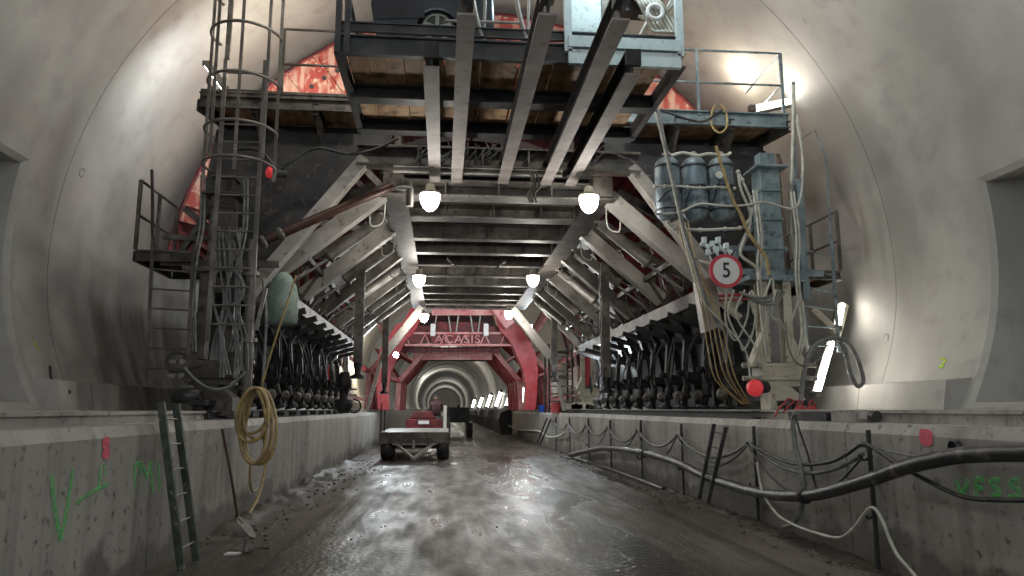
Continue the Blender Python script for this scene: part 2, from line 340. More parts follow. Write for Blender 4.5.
for nm, x, xo, s in (('left', BL, -6.6, -1), ('right', BR, 8.1, 1)):
    b = MB()
    pr = [(x, -.15), (x, BZ-.10), (x+s*.035, BZ-.03), (x+s*.05, BZ), (xo, BZ), (xo, -.15)]
    # pours of the bench with narrow open joints
    y = -8.0
    while y < 338:
        y1 = min(y+8.0, 339); b.poly([(p, y+.01, q) for p, q in pr], (0, y1-y-.02, 0)); y = y1
    o = struct('baseboard_'+nm, b, BENCH, 'long concrete bench along the %s side of the roadway' % nm)
    # upper ledge + plinth at the foot of the wall
    zt = 1.575 if s < 0 else 1.592
    l = MB(); l.poly([(x+s*.45, 0, BZ), (x+s*.45, 0, zt-.045), (x+s*.42, 0, zt-.035), (x+s*.42, 0, zt), (xo, 0, zt), (xo, 0, BZ)], (0, 339, 0))
    l.v = [Vector((v.x, v.y-8 if v.y < 1 else v.y, v.z)) for v in l.v]
    struct('trim_%d' % (1 if s < 0 else 2), l, BENCH, 'raised concrete ledge on the %s bench' % nm)
    p = MB(); xw = CX+s*(RT*math.cos(A0)-.24); ye = 10.98 if s < 0 else 9.8
    p.poly([(xw-s*.18, 0, zt), (xw-s*.10, 0, 2.0), (xw+s*.32, 0, 2.04), (xw+s*.5, 0, zt)], (0, 60-ye, 0)); p.v = [Vector((v.x, v.y+ye+.02, v.z)) for v in p.v]
    struct('trim_%d' % (3 if s < 0 else 4), p, WALL, 'low concrete plinth at the foot of the %s wall' % nm)
    # spray paint, kept as marks on the bench face
    xf = x-s*.004
    def mark(name, strokes, r, m, X=xf, parent=o):
        k = MB()
        for st in strokes:
            pts = [P(a, c, X=X) for a, c in st]
            k.tube(pts, r, 6, 3, smooth=len(pts) > 2)
        k.v = [Vector((X+(v.x-X)*.12, v.y, v.z)) for v in k.v]
        q = k.build(name, m, parent); return q
    def square(name, c, w, h, m, parent=o):
        k = MB(); a = P(c[0]-w, c[1], X=xf); d = P(c[0]+w, c[1], X=xf); z = a.z; hz = h*abs(d.y)/740
        pts = [(xf, (a.y+d.y)/2+math.cos(t)*abs(a.y-d.y)/2*(abs(math.cos(t))**-.35 if abs(math.cos(t))>.05 else 1), z+math.sin(t)*hz*(abs(math.sin(t))**-.35 if abs(math.sin(t))>.05 else 1)) for t in [2*PI*i/20 for i in range(20)]]
        k.poly(pts, (-s*.004, 0, 0)); return k.build(name, m, parent)
    if s < 0:
        tag(mark('spray_letter', [[(52,475),(54,500),(57,520),(61,540)],[(61,540),(66,515),(70,490),(73,468)]], .03, SPG), 'green sprayed letter V')
        tag(mark('spray_arrow', [[(101,466),(99,488)],[(76,503),(88,495),(100,488),(108,484)],[(104,464),(106,476)]], .02, SPG), 'faint green sprayed arrow')
        tag(mark('spray_letters', [[(134,466),(135,487)],[(134,466),(140,464),(141,474)],[(141,462),(147,478)],[(147,478),(151,462)],[(151,462),(152,480),(153,492)],[(158,462),(160,490)]], .028, SPG), 'faded green sprayed letters')
        tag(square('spray_square', (106,443), 3.4, 5.6, SPP), 'pink sprayed square'); tag(square('spray_square', (106,454), 3.4, 4.6, SPP), 'pink sprayed square')
    else:
        tag(square('spray_square', (926,437), 6.5, 9, SPP), 'pink sprayed square')
        tag(mark('spray_letters', [[(956,480),(962,496)],[(962,496),(968,480)],[(976,496),(976,480),(984,480)],[(976,488),(983,488)],[(1000,481),(993,480),(991,485),(998,489),(999,494),(991,496)],[(1020,481),(1012,481),(1011,486),(1019,490),(1018,496),(1009,497)]], .024, SPG), 'green sprayed letters VFSS')
# lime mark on the right wall
k = MB(); pts = [P(a, c, X=7.66) for a, c in ((950,359),(954,359),(956,362),(953,364),(956,367),(951,367))]
k.tube(pts, .018, 6, 3); k.v = [Vector((CX+math.sqrt(RT**2-(v.z-ZC)**2)-.045*(ZC-v.z)**2-.012+(v.x-7.66)*.1, v.y, v.z)) for v in k.v]
o = k.build('spray_mark', SPY, bpy.data.objects['wall_right']); tag(o, 'small lime sprayed mark')
k = MB(); pts = [P(a, c, X=-5.95) for a, c in ((36,338),(38,343),(36,346),(40,350))]
k.tube(pts, .014, 6, 3); k.v = [Vector((CX-math.sqrt(RT**2-(v.z-ZC)**2)+.045*(ZC-v.z)**2+.012+(v.x+5.95)*.1, v.y, v.z)) for v in k.v]
o = k.build('spray_mark', SPY, bpy.data.objects['wall_left']); tag(o, 'tiny lime sprayed mark')
# grout plugs in the lining
for (a, c, s) in ((121,182,-1),(870,335,1),(818,11,1)):
    y = {121:12.4, 870:12.2, 818:11.5}[a]; q = P(a, c, Y=y); ang = math.atan2(q.z-ZC, q.x-CX); n_ = Vector((math.cos(ang),0,math.sin(ang))); cc = ring_pt(ang, y)
    k = MB(); k.lathe(cc+n_*.02, cc-n_, [(0,.085),(.03,.085),(.035,.06),(.015,.055),(.01,.0)], 14)
    k.build('grout_plug', BENCH, bpy.data.objects['wall_left' if s < 0 else 'wall_right'])
# ------------------------------------------------------------------ dark formwork gantry
GX0, GX1, GZ = -0.92, 2.78, 5.3
GY0, GY1 = 12.5, 27.4
G = thing('formwork_gantry', 'huge dark steel formwork gantry spanning the roadway on both benches', 'machine', (CX, 20, BZ))
for x in (GX0, GX1):
    b = MB(); b.box((x-.17, GY0, GZ), (x+.17, GY1, GZ+.42)); b.box((x-.23, GY0, GZ-.02), (x+.23, GY1, GZ+.02))
    y = GY0+.6
    while y < GY1: b.box((x-.21, y, GZ), (x+.21, y+.025, GZ+.4)); y += 1.3
    b.build('rail_beam', MIDS, G)
cy = sorted({round(P(500, q, Z=GZ).y, 2) for q in (199, 220, 240, 254, 266, 277, 286, 294, 300, 305, 309)})
for i, y in enumerate(cy):
    b = MB()
    if i in (0, 1): b.chan((GX0+.2, y+.15, GZ+.17), (GX1-.2, y+.15, GZ+.17), .40, .30, .03)
    else: b.ibeam((GX0+.2, y+.1, GZ+.17), (GX1-.2, y+.1, GZ+.17), .26, .34, .03)
    for k in range(3):
        x = GX0+.9+k*.95; b.box((x, y-.02, GZ+.02), (x+.02, y+.2, GZ+.32))
    b.build('cross_beam', MIDS if i % 3 else STEEL, G)
b = MB()
b.box((GX0-.3, GY0+.9, GZ+.62), (GX1+.3, GY1, GZ+.66))
for y in range(14, 27, 2): b.chan((GX0, y, GZ+.5), (GX1, y, GZ+.5), .1, .12)
b.build('deck_plate', SOOT, G)
# portal frames: bent box girders front and rear
def portal(Y, m, me, dep=.5):
    inn = {1: (GX1+.45, 5.25), -1: (GX0-.45, 5.25)}
    for s in (-1, 1):
        xi = GX1+.35 if s > 0 else GX0-.35
        xo = 4.95 if s > 0 else -3.2
        b = MB()
        # web plate behind the flange
        b.poly([(xi-s*.3, Y+.2, 5.75), (xi+s*.2, Y+.2, 5.75), (xo, Y+.2, 3.45), (xo+s*.75, Y+.2, 3.45), (xo+s*.75, Y+.2, 4.7), (xo+s*.95, Y+.2, 4.9), (xo+s*.75, Y+.2, 6.35), (xi-s*.3, Y+.2, 6.35)], (0, .05, 0))
        b.bar((xi+s*1.5, Y+.25, 6.35), (xo+s*.72, Y+.25, 4.85), .3, .04, (0, 1, 0))
        b.build('gusset_plate', DARK, G)
        b = MB(); a_, c_ = Vector((xi+s*.12, Y, 5.82)), Vector((xo+s*.1, Y, 3.35)); n = (c_-a_).normalized().cross(Vector((0,1,0))).normalized()
        b.bar(a_, c_, .20, .26, (0, 1, 0))
        b.build('diagonal_girder', m, G)
        b = MB(); b.chan((xo+s*.55, Y+.25, 3.5), (xo+s*.55, Y+.25, 4.9), .3, .3); b.build('upright', MIDS, G)
portal(12.35, PALE, DARK)
for s in (-1, 1):
    a_ = Vector((-.80, 26.6, 5.2)) if s < 0 else Vector((2.45, 26.6, 5.2)); c_ = Vector((-2.15, 26.6, 3.45)) if s < 0 else Vector((3.85, 26.6, 3.45)); e_ = c_+Vector((s*.5, 0, -1.9))
    MB().bar(a_, c_, .26, .4, (0,1,0)).build('rear_girder', PALE, G); MB().bar(c_-Vector((0,0,-.1)), e_, .12, .2, (0,1,0)).build('rear_leg', PALE, G)
    b = MB(); b.bar(a_+Vector((s*.9,0,.3)), c_+Vector((s*1.3,0,.2)), .2, .3, (0,1,0)); b.build('outer_girder', PALE, G)
# front head girder behind the runway beams
b = MB(); b.ibeam((GX0-.6, GY0-.2, 5.86), (GX1+.6, GY0-.2, 5.86), .3, .36, .03)
for x in (-.5, .6, 1.4, 2.4): b.box((x, GY0-.34, 5.7), (x+.03, GY0-.06, 6.02))
b.build('head_girder', MIDS, G)
b = MB(); b.chan((-.9, 12.2, 5.62), (2.0, 12.2, 5.62), .08, .10); b.build('light_rail', PALE, G)
b = MB()
for i in range(26):
    x = GX0+.2+random.random()*3.3; y = 12.0+random.random()*.5; z = 5.68+random.random()*.25
    b.tube([(x,y,z+.25),(x+.1*random.random(),y,z+.05),(x+.25*random.random()-.1,y,z-.05),(x+.2,y,z+.2)], .012, 5, 3)
b.build('valve_hoses', RUB, G)
b = MB()
for x in (1.42, 1.47, 1.53): b.tube([(x,12.1,5.6),(x+.05,12.08,5.35),(x-.04,12.06,5.2),(x,12.05,5.05)], .02, 6)
b.build('hanging_rag', MIDS, G)
# side beams, struts, cylinders
SY0 = 12.9
for s in (-1, 1):
    xt = GX1+.12 if s > 0 else GX0-.12      # top end
    xb = 4.75 if s > 0 else -3.0           # side beam
    b = MB(); b.prof((xb, SY0-.2, 3.66), (xb, 25.6, 3.66), [(-.06,-.13),(.06,-.13),(.06,.13),(-.06,.13)])
    b.build('side_beam', MIDS, G)
    b = MB(); b.bar((xb-s*.45, SY0, 4.35), (xb-s*.45, 25.6, 4.35), .1, .1)
    for k in range(11):
        y = SY0+k*1.2; b.bar((xb, y+.1, 3.75), (xb-s*.42, y+.1, 4.4), .07, .07); b.bar((xb, y+.1, 3.7), (xb+s*.1, y+.1, 4.7), .09, .05)
    b.build('side_lattice', MIDS, G)
    for k in range(5):
        y = SY0+k*2.6
        b = MB(); a, c = Vector((xt+s*.05, y, GZ+.12)), Vector((xb-s*.06, y, 3.92))
        b.bar(a, c, .25, .27); st = b.build('inclined_strut', PALE if k < 2 else STEEL, G)
        d = (c-a).normalized()
        b = MB(); h0 = a+Vector((0,1.2,-.08)); h1 = c+Vector((0,1.2,.0))
        L_ = (h1-h0).length
        b.lathe(h0, h1, [(0,.05),(.06,.07),(.10,.05),(.14,.05),(.15,.12),(L_*.58,.12),(L_*.59,.15),(L_*.62,.15),(L_*.63,.05)], 12)
        hc = b.build('hydraulic_cylinder', STEEL, G)
        MB().cyl(h0+d*L_*.62, h1, .038, n=8).build('piston_rod', CHROME, hc)
        b = MB(); off = Vector((0,.16,-.15))
        b.tube([a+off+d*.35, a+off+d*.3+Vector((0,0,-.25)), a+off+d*.05+Vector((0,.05,-.32)), a+off+d*.0], .014, 5)
        b.tube([a+off+d*.3, c+off-d*.4], .012, 5, smooth=False)
        b.build('feed_hose', CABLE if k < 2 else BCAB, st)
        # outer ties to the shell
        b = MB(); b.bar((xt+s*.3, y+.3, 5.6), (xt+s*2.6, y+.3, 4.4), .13, .16); b.bar((xb+s*.1, y+.3, 3.9), (xb+s*1.6, y+.3, 5.1), .10, .12)
        b.build('outer_tie', MIDS, G)
    # jack arms of the lower shutter
    for k in range(10):
        y = 12.8+k*1.22; xj = xb+s*.25
        b = MB()
        a = [(xb-s*.42, y, 3.42), (xj-s*.0, y, 3.22), (xj+s*.10, y, 3.02), (xj+s*.04, y, 2.3), (xj+s*.10, y, 2.05)]
        for p, q in zip(a, a[1:]): b.bar(p, q, .10, .13, (0,1,0))
        for p in a[1:3]: b.lathe((p[0], y-.09, p[2]), (p[0], y+.09, p[2]), [(0,.06),(.18,.06)], 10)
        b.bar((xj+s*.1, y, 3.05), (xj+s*.75, y, 3.0), .09, .14); b.bar((xj+s*.1, y, 2.3), (xj+s*.9, y, 2.2), .09, .14)
        ar = b.build('shutter_arm', SOOT, G)
        b = MB(); b.lathe((xj+s*.1, y, 2.1), (xj-s*.02, y, BZ+.13), [(0,.05),(.05,.09),(.2,.09),(.22,.12),(.26,.12),(.28,.07),(.42,.07),(.46,.14),(.5,.14)], 12)
        b.box((xj-.16, y-.2, BZ+.02), (xj+.16, y+.2, BZ+.1))
        jk = b.build('screw_jack', SOOT, ar)
        b = MB(); c = Vector((xj-s*.16, y-.12, 1.86)); b.lathe(c+Vector((s*.08,.06,0)), c, [(0,.06),(.05,.06),(.055,.11),(.085,.11),(.09,.07),(.12,.05)], 14); b.build('hand_wheel', MIDS, ar); b = MB()
        b.lathe(c+Vector((s*.14,.02,.5)), c+Vector((0,-.05,.46)), [(0,.05),(.1,.08),(.15,.05)], 10)
        b.build('hose_fitting', SOOT, ar)
        b = MB()
        for q in range(2): b.tube([(xj-s*.08+random.uniform(-.1,.1), y+random.uniform(-.1,.3), 3.1), (xj-s*.2+random.uniform(-.1,.1), y+.3, 2.5), (xj-s*.12, y+.5+random.uniform(-.1,.1), 2.1), (xj, y+.9, 2.4)], .016, 5, 3)
        b.build('jack_hose', SOOT, ar)
    # lower shutter panel, sooty curved sheet with ribs
    b = MB(); prof = [(xb+s*.55, 3.95), (xb+s*.85, 3.3), (xb+s*1.0, 2.6), (xb+s*1.02, 1.65)]
    n = 10; pts = []
    for i in range(n+1):
        t = i/n*3; j = min(2, int(t)); u = t-j; pts.append((prof[j][0]*(1-u)+prof[j+1][0]*u, prof[j][1]*(1-u)+prof[j+1][1]*u))
    b.poly([(p[0], 12.7, p[1]) for p in pts]+[(p[0]+s*.06, 12.7, p[1]) for p in pts[::-1]], (0, 12.6, 0))
    for k in range(11): b.poly([(p[0]-s*.12, 12.75+k*1.22, p[1]) for p in pts]+[(p[0], 12.75+k*1.22, p[1]) for p in pts[::-1]], (0, .02, 0))
    b.build('lower_shutter', SOOT, G)
# curved shell with ring ribs
def arc(r, a0, a1, n): return [(CX+r*math.cos(a0+(a1-a0)*i/n), ZC+r*math.sin(a0+(a1-a0)*i/n)) for i in range(n+1)]
S0, S1 = 15.6, 26.8; aa, ab = math.radians(7), math.radians(173)
o_, i_ = arc(6.62, aa, ab, 60), arc(6.54, aa, ab, 60)
b = MB(); vs = []
for y in (S0, S1): vs += [(x, y, z) for x, z in o_]+[(x, y, z) for x, z in i_]
n = 61; fs = []
for i in range(60):
    fs += [(i,i+1,2*n+i+1,2*n+i), (n+i,n+i+1,3*n+i+1,3*n+i), (i,i+1,n+i+1,n+i), (2*n+i,2*n+i+1,3*n+i+1,3*n+i)]
b.add(vs, fs, True); b.build('formwork_shell', REDD, G)
for k, y in enumerate([S0-.02, 18.2, 20.9, 23.6, 26.5]):
    b = MB(); a0_, a1_ = (aa, ab) if k else (math.radians(14), math.radians(166)); o2, i2 = arc(6.53, a0_, a1_, 48), arc(5.75 if k else 5.35, a0_, a1_, 48); vs = []
    for yy in (y, y+.05): vs += [(x, yy, z) for x, z in o2]+[(x, yy, z) for x, z in i2]
    n = 49; fs = []
    for i in range(48): fs += [(i,i+1,n+i+1,n+i), (2*n+i,2*n+i+1,3*n+i+1,3*n+i), (n+i,n+i+1,3*n+i+1,3*n+i)]
    b.add(vs, fs)
    for q in range(24):
        a = a0_+(a1_-a0_)*(q+.5)/24; c, s_ = math.cos(a), math.sin(a); r0 = 5.4 if not k else 5.78
        b.bar((CX+r0*c, y-.04, ZC+r0*s_), (CX+6.5*c, y-.04, ZC+6.5*s_), .05, .09, (0,1,0))
    rb = b.build('ring_rib', REDW if not k else REDD, G)
    if not k:
        b = MB()
        for q in range(48):
            a = a0_+(a1_-a0_)*(q+.3)/48; c, s_ = math.cos(a), math.sin(a); p = Vector((CX+5.98*c, y-.03, ZC+5.98*s_))
            b.lathe(p, p+Vector((0,.02,0)), [(0,.05),(.02,.05)], 10)
        b.build('bolt_hole', BLACK, rb)
for q in range(17):
    a = aa+(ab-aa)*(q+.5)/17; p = (CX+6.42*math.cos(a), ZC+6.42*math.sin(a))
    MB().bar((p[0], S0+.1, p[1]), (p[0], S1-.1, p[1]), .08, .16, (math.cos(a),0,math.sin(a))).build('shell_stringer', REDD, G)
# radial props from the deck to the shell
for k, y in enumerate((16.2, 18.7, 21.2, 23.7, 26)):
    for a in (25, 48, 70, 110, 132, 155):
        r = math.radians(a); x0 = GX1 if a < 90 else GX0
        MB().bar((x0, y, 5.95), (CX+6.3*math.cos(r), y, ZC+6.3*math.sin(r)), .14, .14).build('radial_prop', MIDS, G)
# swung-up legs hanging under the side struts
def swing_leg(x, y, zt, zb, jack=True):
    b = MB(); b.ibeam((x, y, zt), (x, y, zb+.35), .19, .19, .03, (0,1,0)); l = b.build('swing_leg', MIDS, G)
    b = MB(); b.lathe((x, y, zb+.4), (x, y, zb), [(0,.07),(.1,.1),(.2,.07),(.3,.07),(.34,.15),(.4,.15)], 12)
    b.build('leg_foot', SOOT, l)
swing_leg(-1.86, 16.4, 4.95, 2.25); swing_leg(-1.95, 25.0, 5.1, 2.1); swing_leg(3.62, 16.4, 4.9, 1.95); swing_leg(3.75, 25.0, 5.1, 2.5)
# black hydraulic screw jack dangling beside the left bench
b = MB(); a = P(345, 372, X=-2.2); b.lathe(a, a-Vector((0,0,.9)), [(0,.1),(.2,.16),(.35,.16),(.37,.1),(.6,.1),(.62,.2),(.75,.2),(.9,.12)], 14)
b.tube([a+Vector((.2,0,-.6)), a+Vector((.34,0,-.66)), a+Vector((.36,0,-.82)), a+Vector((.22,0,-.9)), a+Vector((.12,0,-.8))], .02, 6)
b.build('swivel_jack', SOOT, G)

# ------------------------------------------------------------------ legs on the benches
def support_leg(x, y, s, m, mu, label, top=5.6, detail=True):
    t = thing('support_leg', label, 'machine leg', (x, y, BZ), 'support legs of the gantry')
    b = MB()
    for dx in (-.2, .2): b.chan((x+dx, y, 2.35), (x+dx, y, 3.75), .14, .22, .02, (0,1,0))
    b.build('twin_channels', m, t)
    b = MB()
    for dx in (-1, 1): b.poly([(x+dx*.22, y-.12, 2.85), (x+dx*.22, y-.12, 2.32), (x+dx*.46, y-.12, 2.32)], (0, .24, 0))
    b.box((x-.5, y-.2, 2.27), (x+.5, y+.2, 2.33)); b.box((x-.34, y-.2, 2.12), (x+.34, y+.2, 2.27)); b.box((x-.5, y-.2, 2.06), (x+.5, y+.2, 2.12))
    b.box((x-.3, y-.15, 2.02), (x+.3, y+.15, 2.06)); b.box((x-.32, y-.2, 1.96), (x+.32, y+.2, 2.02))
    b.build('bolted_head', m, t, bevel=.006)
    b = MB()
    for dx in (-.44, .44):
        for z in (2.30, 2.09): b.lathe((x+dx*.9, y-.26, z), (x+dx*.9+.0001, y+.26, z), [(0,.045),(.04,.045),(.041,.025),(.5,.025)], 8)
    b.cyl((x-.62, y-.1, 2.3), (x+.62, y-.1, 2.3), .035); b.cyl((x-.62, y-.1, 2.09), (x+.62, y-.1, 2.09), .035)
    b.build('clamp_bolts', PALE, t)
    b = MB(); b.poly([(x-.22, y-.2, 1.96), (x+.12, y-.2, 1.96), (x+.36, y-.2, 1.76), (x+.36, y-.2, BZ+.12), (x-.22, y-.2, BZ+.12)], (0, .4, 0))
    b.box((x-.3, y-.3, BZ+.05), (x+.42, y+.3, BZ+.12)); b.build('foot_box', m, t, bevel=.008)
    b = MB()
    for dy in (-.5, .5): b.lathe((x-.08, y+dy, BZ+.16), (x+.08, y+dy, BZ+.16), [(0,.13),(.02,.16),(.03,.11),(.14,.11)], 16)
    b.box((x-.12, y-.7, BZ+.2), (x+.12, y+.7, BZ+.28)); b.build('rail_wheels', SOOT, t)
    b = MB(); b.box((x-.17, y-.16, 3.75), (x+.17, y+.2, top)); b.box((x-.28, y-.28, top), (x+.28, y+.3, top+.04)); b.box((x-.14, y-.1, top+.04), (x+.14, y+.1, top+.3))
    for z in (4.2, 4.7, 5.2): b.box((x-.19, y-.19, z), (x+.19, y+.22, z+.03))
    b.box((x-.5, y-.25, 3.68), (x+.5, y+.3, 3.76))
    b.build('box_column', mu, t, bevel=.01)
    if detail:
        b = MB()
        if s > 0: b.chan((x+.62*s, y+.1, 3.4), (x+.62*s, y+.1, 5.5), .12, .12, .015, (0,1,0))
        b.bar((x-.9, y, 3.85), (x+.9, y, 3.85), .07, .1); b.bar((x-.9, y, 4.25), (x+.3, y, 4.25), .06, .08)
        b.bar((x-.7, y+.05, 3.9), (x-.25, y+.05, 4.7), .08, .08); b.build('side_bracing', mu, t)
        b = MB()
        for dx in (-.32, -.27, .33, .38): b.tube([(x+dx, y-.2, 5.2), (x+dx+.04, y-.22, 4.4), (x+dx-.03, y-.24, 3.7), (x+dx+.02, y-.24, 2.9), (x+dx*.8, y-.22, 2.45)], .02, 6)
        b.build('leg_hoses', CABLE if s > 0 else BCAB, t)
    return t
support_leg(5.42, 11.7, 1, CREAM, BLUE, 'cream and blue-grey gantry leg on the right bench behind the speed sign')
support_leg(-3.5, 11.75, -1, MIDS, MIDS, 'dark grey gantry leg on the left bench behind the tall ladder', 4.9)
support_leg(5.35, 27.3, 1, CREAM, CREAM, 'brightly lit cream gantry leg at the far end of the right bench', 4.6, False)
support_leg(-3.7, 27.3, -1, PALE, PALE, 'far pale gantry leg on the left bench beyond the black jacks', 4.6, False)
# cross tie pipes from leg to portal
b = MB(); a, c = P(267,240,Y=11.3), P(392,186,Y=12.0); b.cyl(a, c, .075); d = (c-a).normalized()
rp = tag(b.build('brace_pipe', RUST), 'rust-red steel pipe slanting up from the left leg', 'brace')
b = MB(); b.lathe(a-d*.12, a+d*.4, [(0,.05),(.02,.1),(.08,.1),(.09,.05),(.3,.078),(.31,.11),(.37,.11),(.38,.078)], 12); b.build('pipe_clamp', STEEL, rp)
# white pendulum cable reel next to the first bulb
b = MB(); a = P(404,180,Y=11.9); b.lathe(a, a-Vector((0,0,.14)), [(0,.12),(.14,.15)], 14); b.cyl(a-Vector((-.1,0,.15)), a-Vector((-.1,0,.45)), .06); 
tag(b.build('cable_drum', STEEL), 'small grey cable drum hanging left of the nearest bulb', 'cable drum')

# ------------------------------------------------------------------ raised front work platform
WX0, WX1, WY0, WY1, WZ = -1.35, 2.98, 8.65, 11.2, 5.9
W = thing('work_platform', 'raised timber work platform carrying a car, hung over the roadway', 'platform', (CX, 9.9, WZ))
b = MB(); x = WX0+.06; 
while x < WX1-.1:
    w = random.uniform(.2, .26); 
    if x+w > WX1-.05: break
    b.box((x, WY0+.08, WZ+.17+random.uniform(-.006,.006)), (x+w, WY1-.05, WZ+.21)); x += w+random.choice((.006,.008,.012,.03))
b.build('deck_boards', WOOD, W)
b = MB(); b.chan((WX0, WY0, WZ+.12), (WX1, WY0, WZ+.12), .08, .26, .02); b.build('front_channel', SLATE, W)
b = MB(); b.chan((WX0, WY1, WZ+.08), (WX1, WY1, WZ+.08), .22, .2, .02); b.build('rear_channel', SLATE, W)
for y in (9.95,): MB().ibeam((WX0+.04, y, WZ+.06), (WX1-.04, y, WZ+.06), .22, .2, .02).build('joist', SLATE, W)
for x in (WX0, WX1): MB().chan((x, WY0-.02, WZ+.1), (x, WY1+.08, WZ+.1), .09, .2, .02).build('side_channel', SLATE, W)
b = MB(); b.chan((WX0, WY0-.02, WZ+.35), (WX1, WY0-.02, WZ+.35), .05, .13, .015); b.build('kick_channel', SLATE, W)
b = MB()
for x, m in ((WX0, 0), (WX0+.11, 0)): b.chan((x, WY0-.02, WZ), (x, WY0-.02, WZ+1.3), .07, .07)
b.bar((WX0+.12, WY0+.2, WZ+.2), (WX0-.05, WY0+.9, WZ+1.3), .05, .08); b.bar((WX0, WY1, WZ+.1), (WX0, WY1, WZ+1.2), .05, .05); b.bar((WX0, WY0, WZ+1.2), (WX0, WY1, WZ+1.2), .05, .05)
b.build('corner_post', SLATE, W)
b = MB(); q0 = P(568,60,Y=WY0-.05); q1 = P(686,66,Y=WY0-.05); xr0, xr1 = q0.x, WX1-.04
for x in (xr0, xr1): b.box((x-.045, WY0-.1, WZ+.12), (x+.045, WY0-.02, WZ+1.6))
zz = [P(620, v, Y=WY0-.1).z for v in (65, 51, 49, 38)]; b.box((xr0, WY0-.1, zz[0]), (xr1, WY0-.03, zz[1])); b.box((xr0, WY0-.12, zz[2]), (xr1, WY0-.03, zz[3])); b.box((xr0, WY0-.1, WZ+1.3), (xr1, WY0-.03, WZ+1.37))
b.box((xr1-.04, WY0, WZ+1.3), (xr1+.04, WY1, WZ+1.37))
b.build('lit_guard_frame', CYAN, W)
b = MB()
for x in (.42, .98): b.tube([(x, WY0, WZ+.3), (x-.12, WY0, WZ+.8), (x-.16, WY0, WZ+1.5)], .03, 6); b.tube([(x+.02, WY0+.1, WZ+.3), (x+.04, WY0+.1, WZ+.8), (x+.05, WY0+.1, WZ+1.5)], .02, 6)
b.tube([(-.05,WY0,WZ+.5),(.95,WY0,WZ+.52)], .018, 6); b.build('bent_tube_rail', PALE, W)
# runway beams
for (tx, ty, bx, by, txt) in ((433,68,434,184,'short pale steel beam, leftmost of the five under the platform'),(465,15,457,189,'long pale steel beam, second from left under the platform'),(545,15,503,189,'long pale steel beam, middle of the five under the platform'),(618,20,545,190,'long pale steel beam, fourth from left under the platform'),(635,75,566,190,'short pale steel beam, rightmost of the five under the platform')):
    a, c = P(tx, ty, Z=5.5), P(bx, by, Z=5.5); x = (a.x+c.x)/2
    b = MB(); b.box((x-.095, a.y, 5.5), (x+.095, 12.5, 5.525)); o = b.build('runway_beam', RUNWAY); b = MB(); b.box((x-.01, a.y, 5.525), (x+.01, 12.5, 5.79)); b.box((x-.08, a.y, 5.79), (x+.08, 12.5, 5.81)); b.build('web', DARK, o); tag(o, txt, 'steel beam', 'runway beams under the platform')  # lit underside put into the colour: pale bottom flange, dark web and top
    if ty < 30:
        MB().box((x-.07, a.y-.35, 5.66), (x+.07, a.y+.1, 5.8)).build('end_stub', DARK, o)
    else: MB().box((x-.09, a.y-.06, 5.6), (x+.09, a.y, 5.8)).build('end_plate', DARK, o)
# the car
cy0 = 9.25; cz = P(437,27,Y=cy0).z-.38; print('CARZ', cz-WZ)
T = thing('car', 'small dark blue car with an alloy wheel parked on the platform', 'car', (-.25, 9.9, cz))
def car_sec(u):  # u along x; returns (zlow, zbelt)
    return None
b = MB(); prof = [(-1.0,.42),(-1.04,.7),(-.98,.98),(-.7,1.06),(-.2,1.12),(.3,1.14),(.52,1.1),(.6,.9),(.62,.45),(.5,.30)]
# wheel arch around x=-.0
wx, wz, wr = P(437, 27, Y=cy0).x, .40, .235
archp = [(wx+.27*math.cos(t), wz-.04+.27*math.sin(t)) for t in [PI*i/10 for i in range(11)]]
pr = prof+[(.5,.22)]+[(wx+.27,.22)]+archp+[(wx-.27,.22),(-.95,.22)]
b.poly([(p[0], cy0, cz+p[1]) for p in pr], (0, 1.35, 0)); b.build('body', CARP, T, bevel=.03)
b = MB(); b.poly([(-.92,cy0+.1,cz+1.04),(-.72,cy0+.18,cz+1.38),(.35,cy0+.18,cz+1.42),(.55,cy0+.1,cz+1.1)], (0,1.15,0)); b.build('cabin', GLASSD, T, bevel=.03)
b = MB(); b.poly([(-.98,cy0-.012,cz+.72),(-.90,cy0-.012,cz+.80),(-.35,cy0-.012,cz+.76),(-.32,cy0-.012,cz+.5),(-.96,cy0-.012,cz+.45)], (0,.02,0)); b.build('air_intake', BLACK, T)
for yy in (cy0+.02,):
    c = Vector((wx, yy, cz+wz-.02)); b = MB(); b.lathe(c+Vector((0,.2,0)), c, [(0,.2),(.02,.235),(.18,.235),(.2,.205),(.19,.19)], 28); wl = b.build('wheel', RUB, T)
    b = MB(); b.lathe(c+Vector((0,-.005,0)), c+Vector((0,.06,0)), [(0,.05),(.01,.05)], 12)
    for i in range(5):
        t = 2*PI*i/5+.3; b.bar(c+Vector((0,.0,0)), c+Vector((.18*math.cos(t), 0, .18*math.sin(t))), .05, .02, (0,1,0))
    b.tube([c+Vector((.185*math.cos(t),0,.185*math.sin(t))) for t in [2*PI*i/24 for i in range(24)]], .012, 6, 1, True); b.build('alloy_rim', ALLOY, wl)
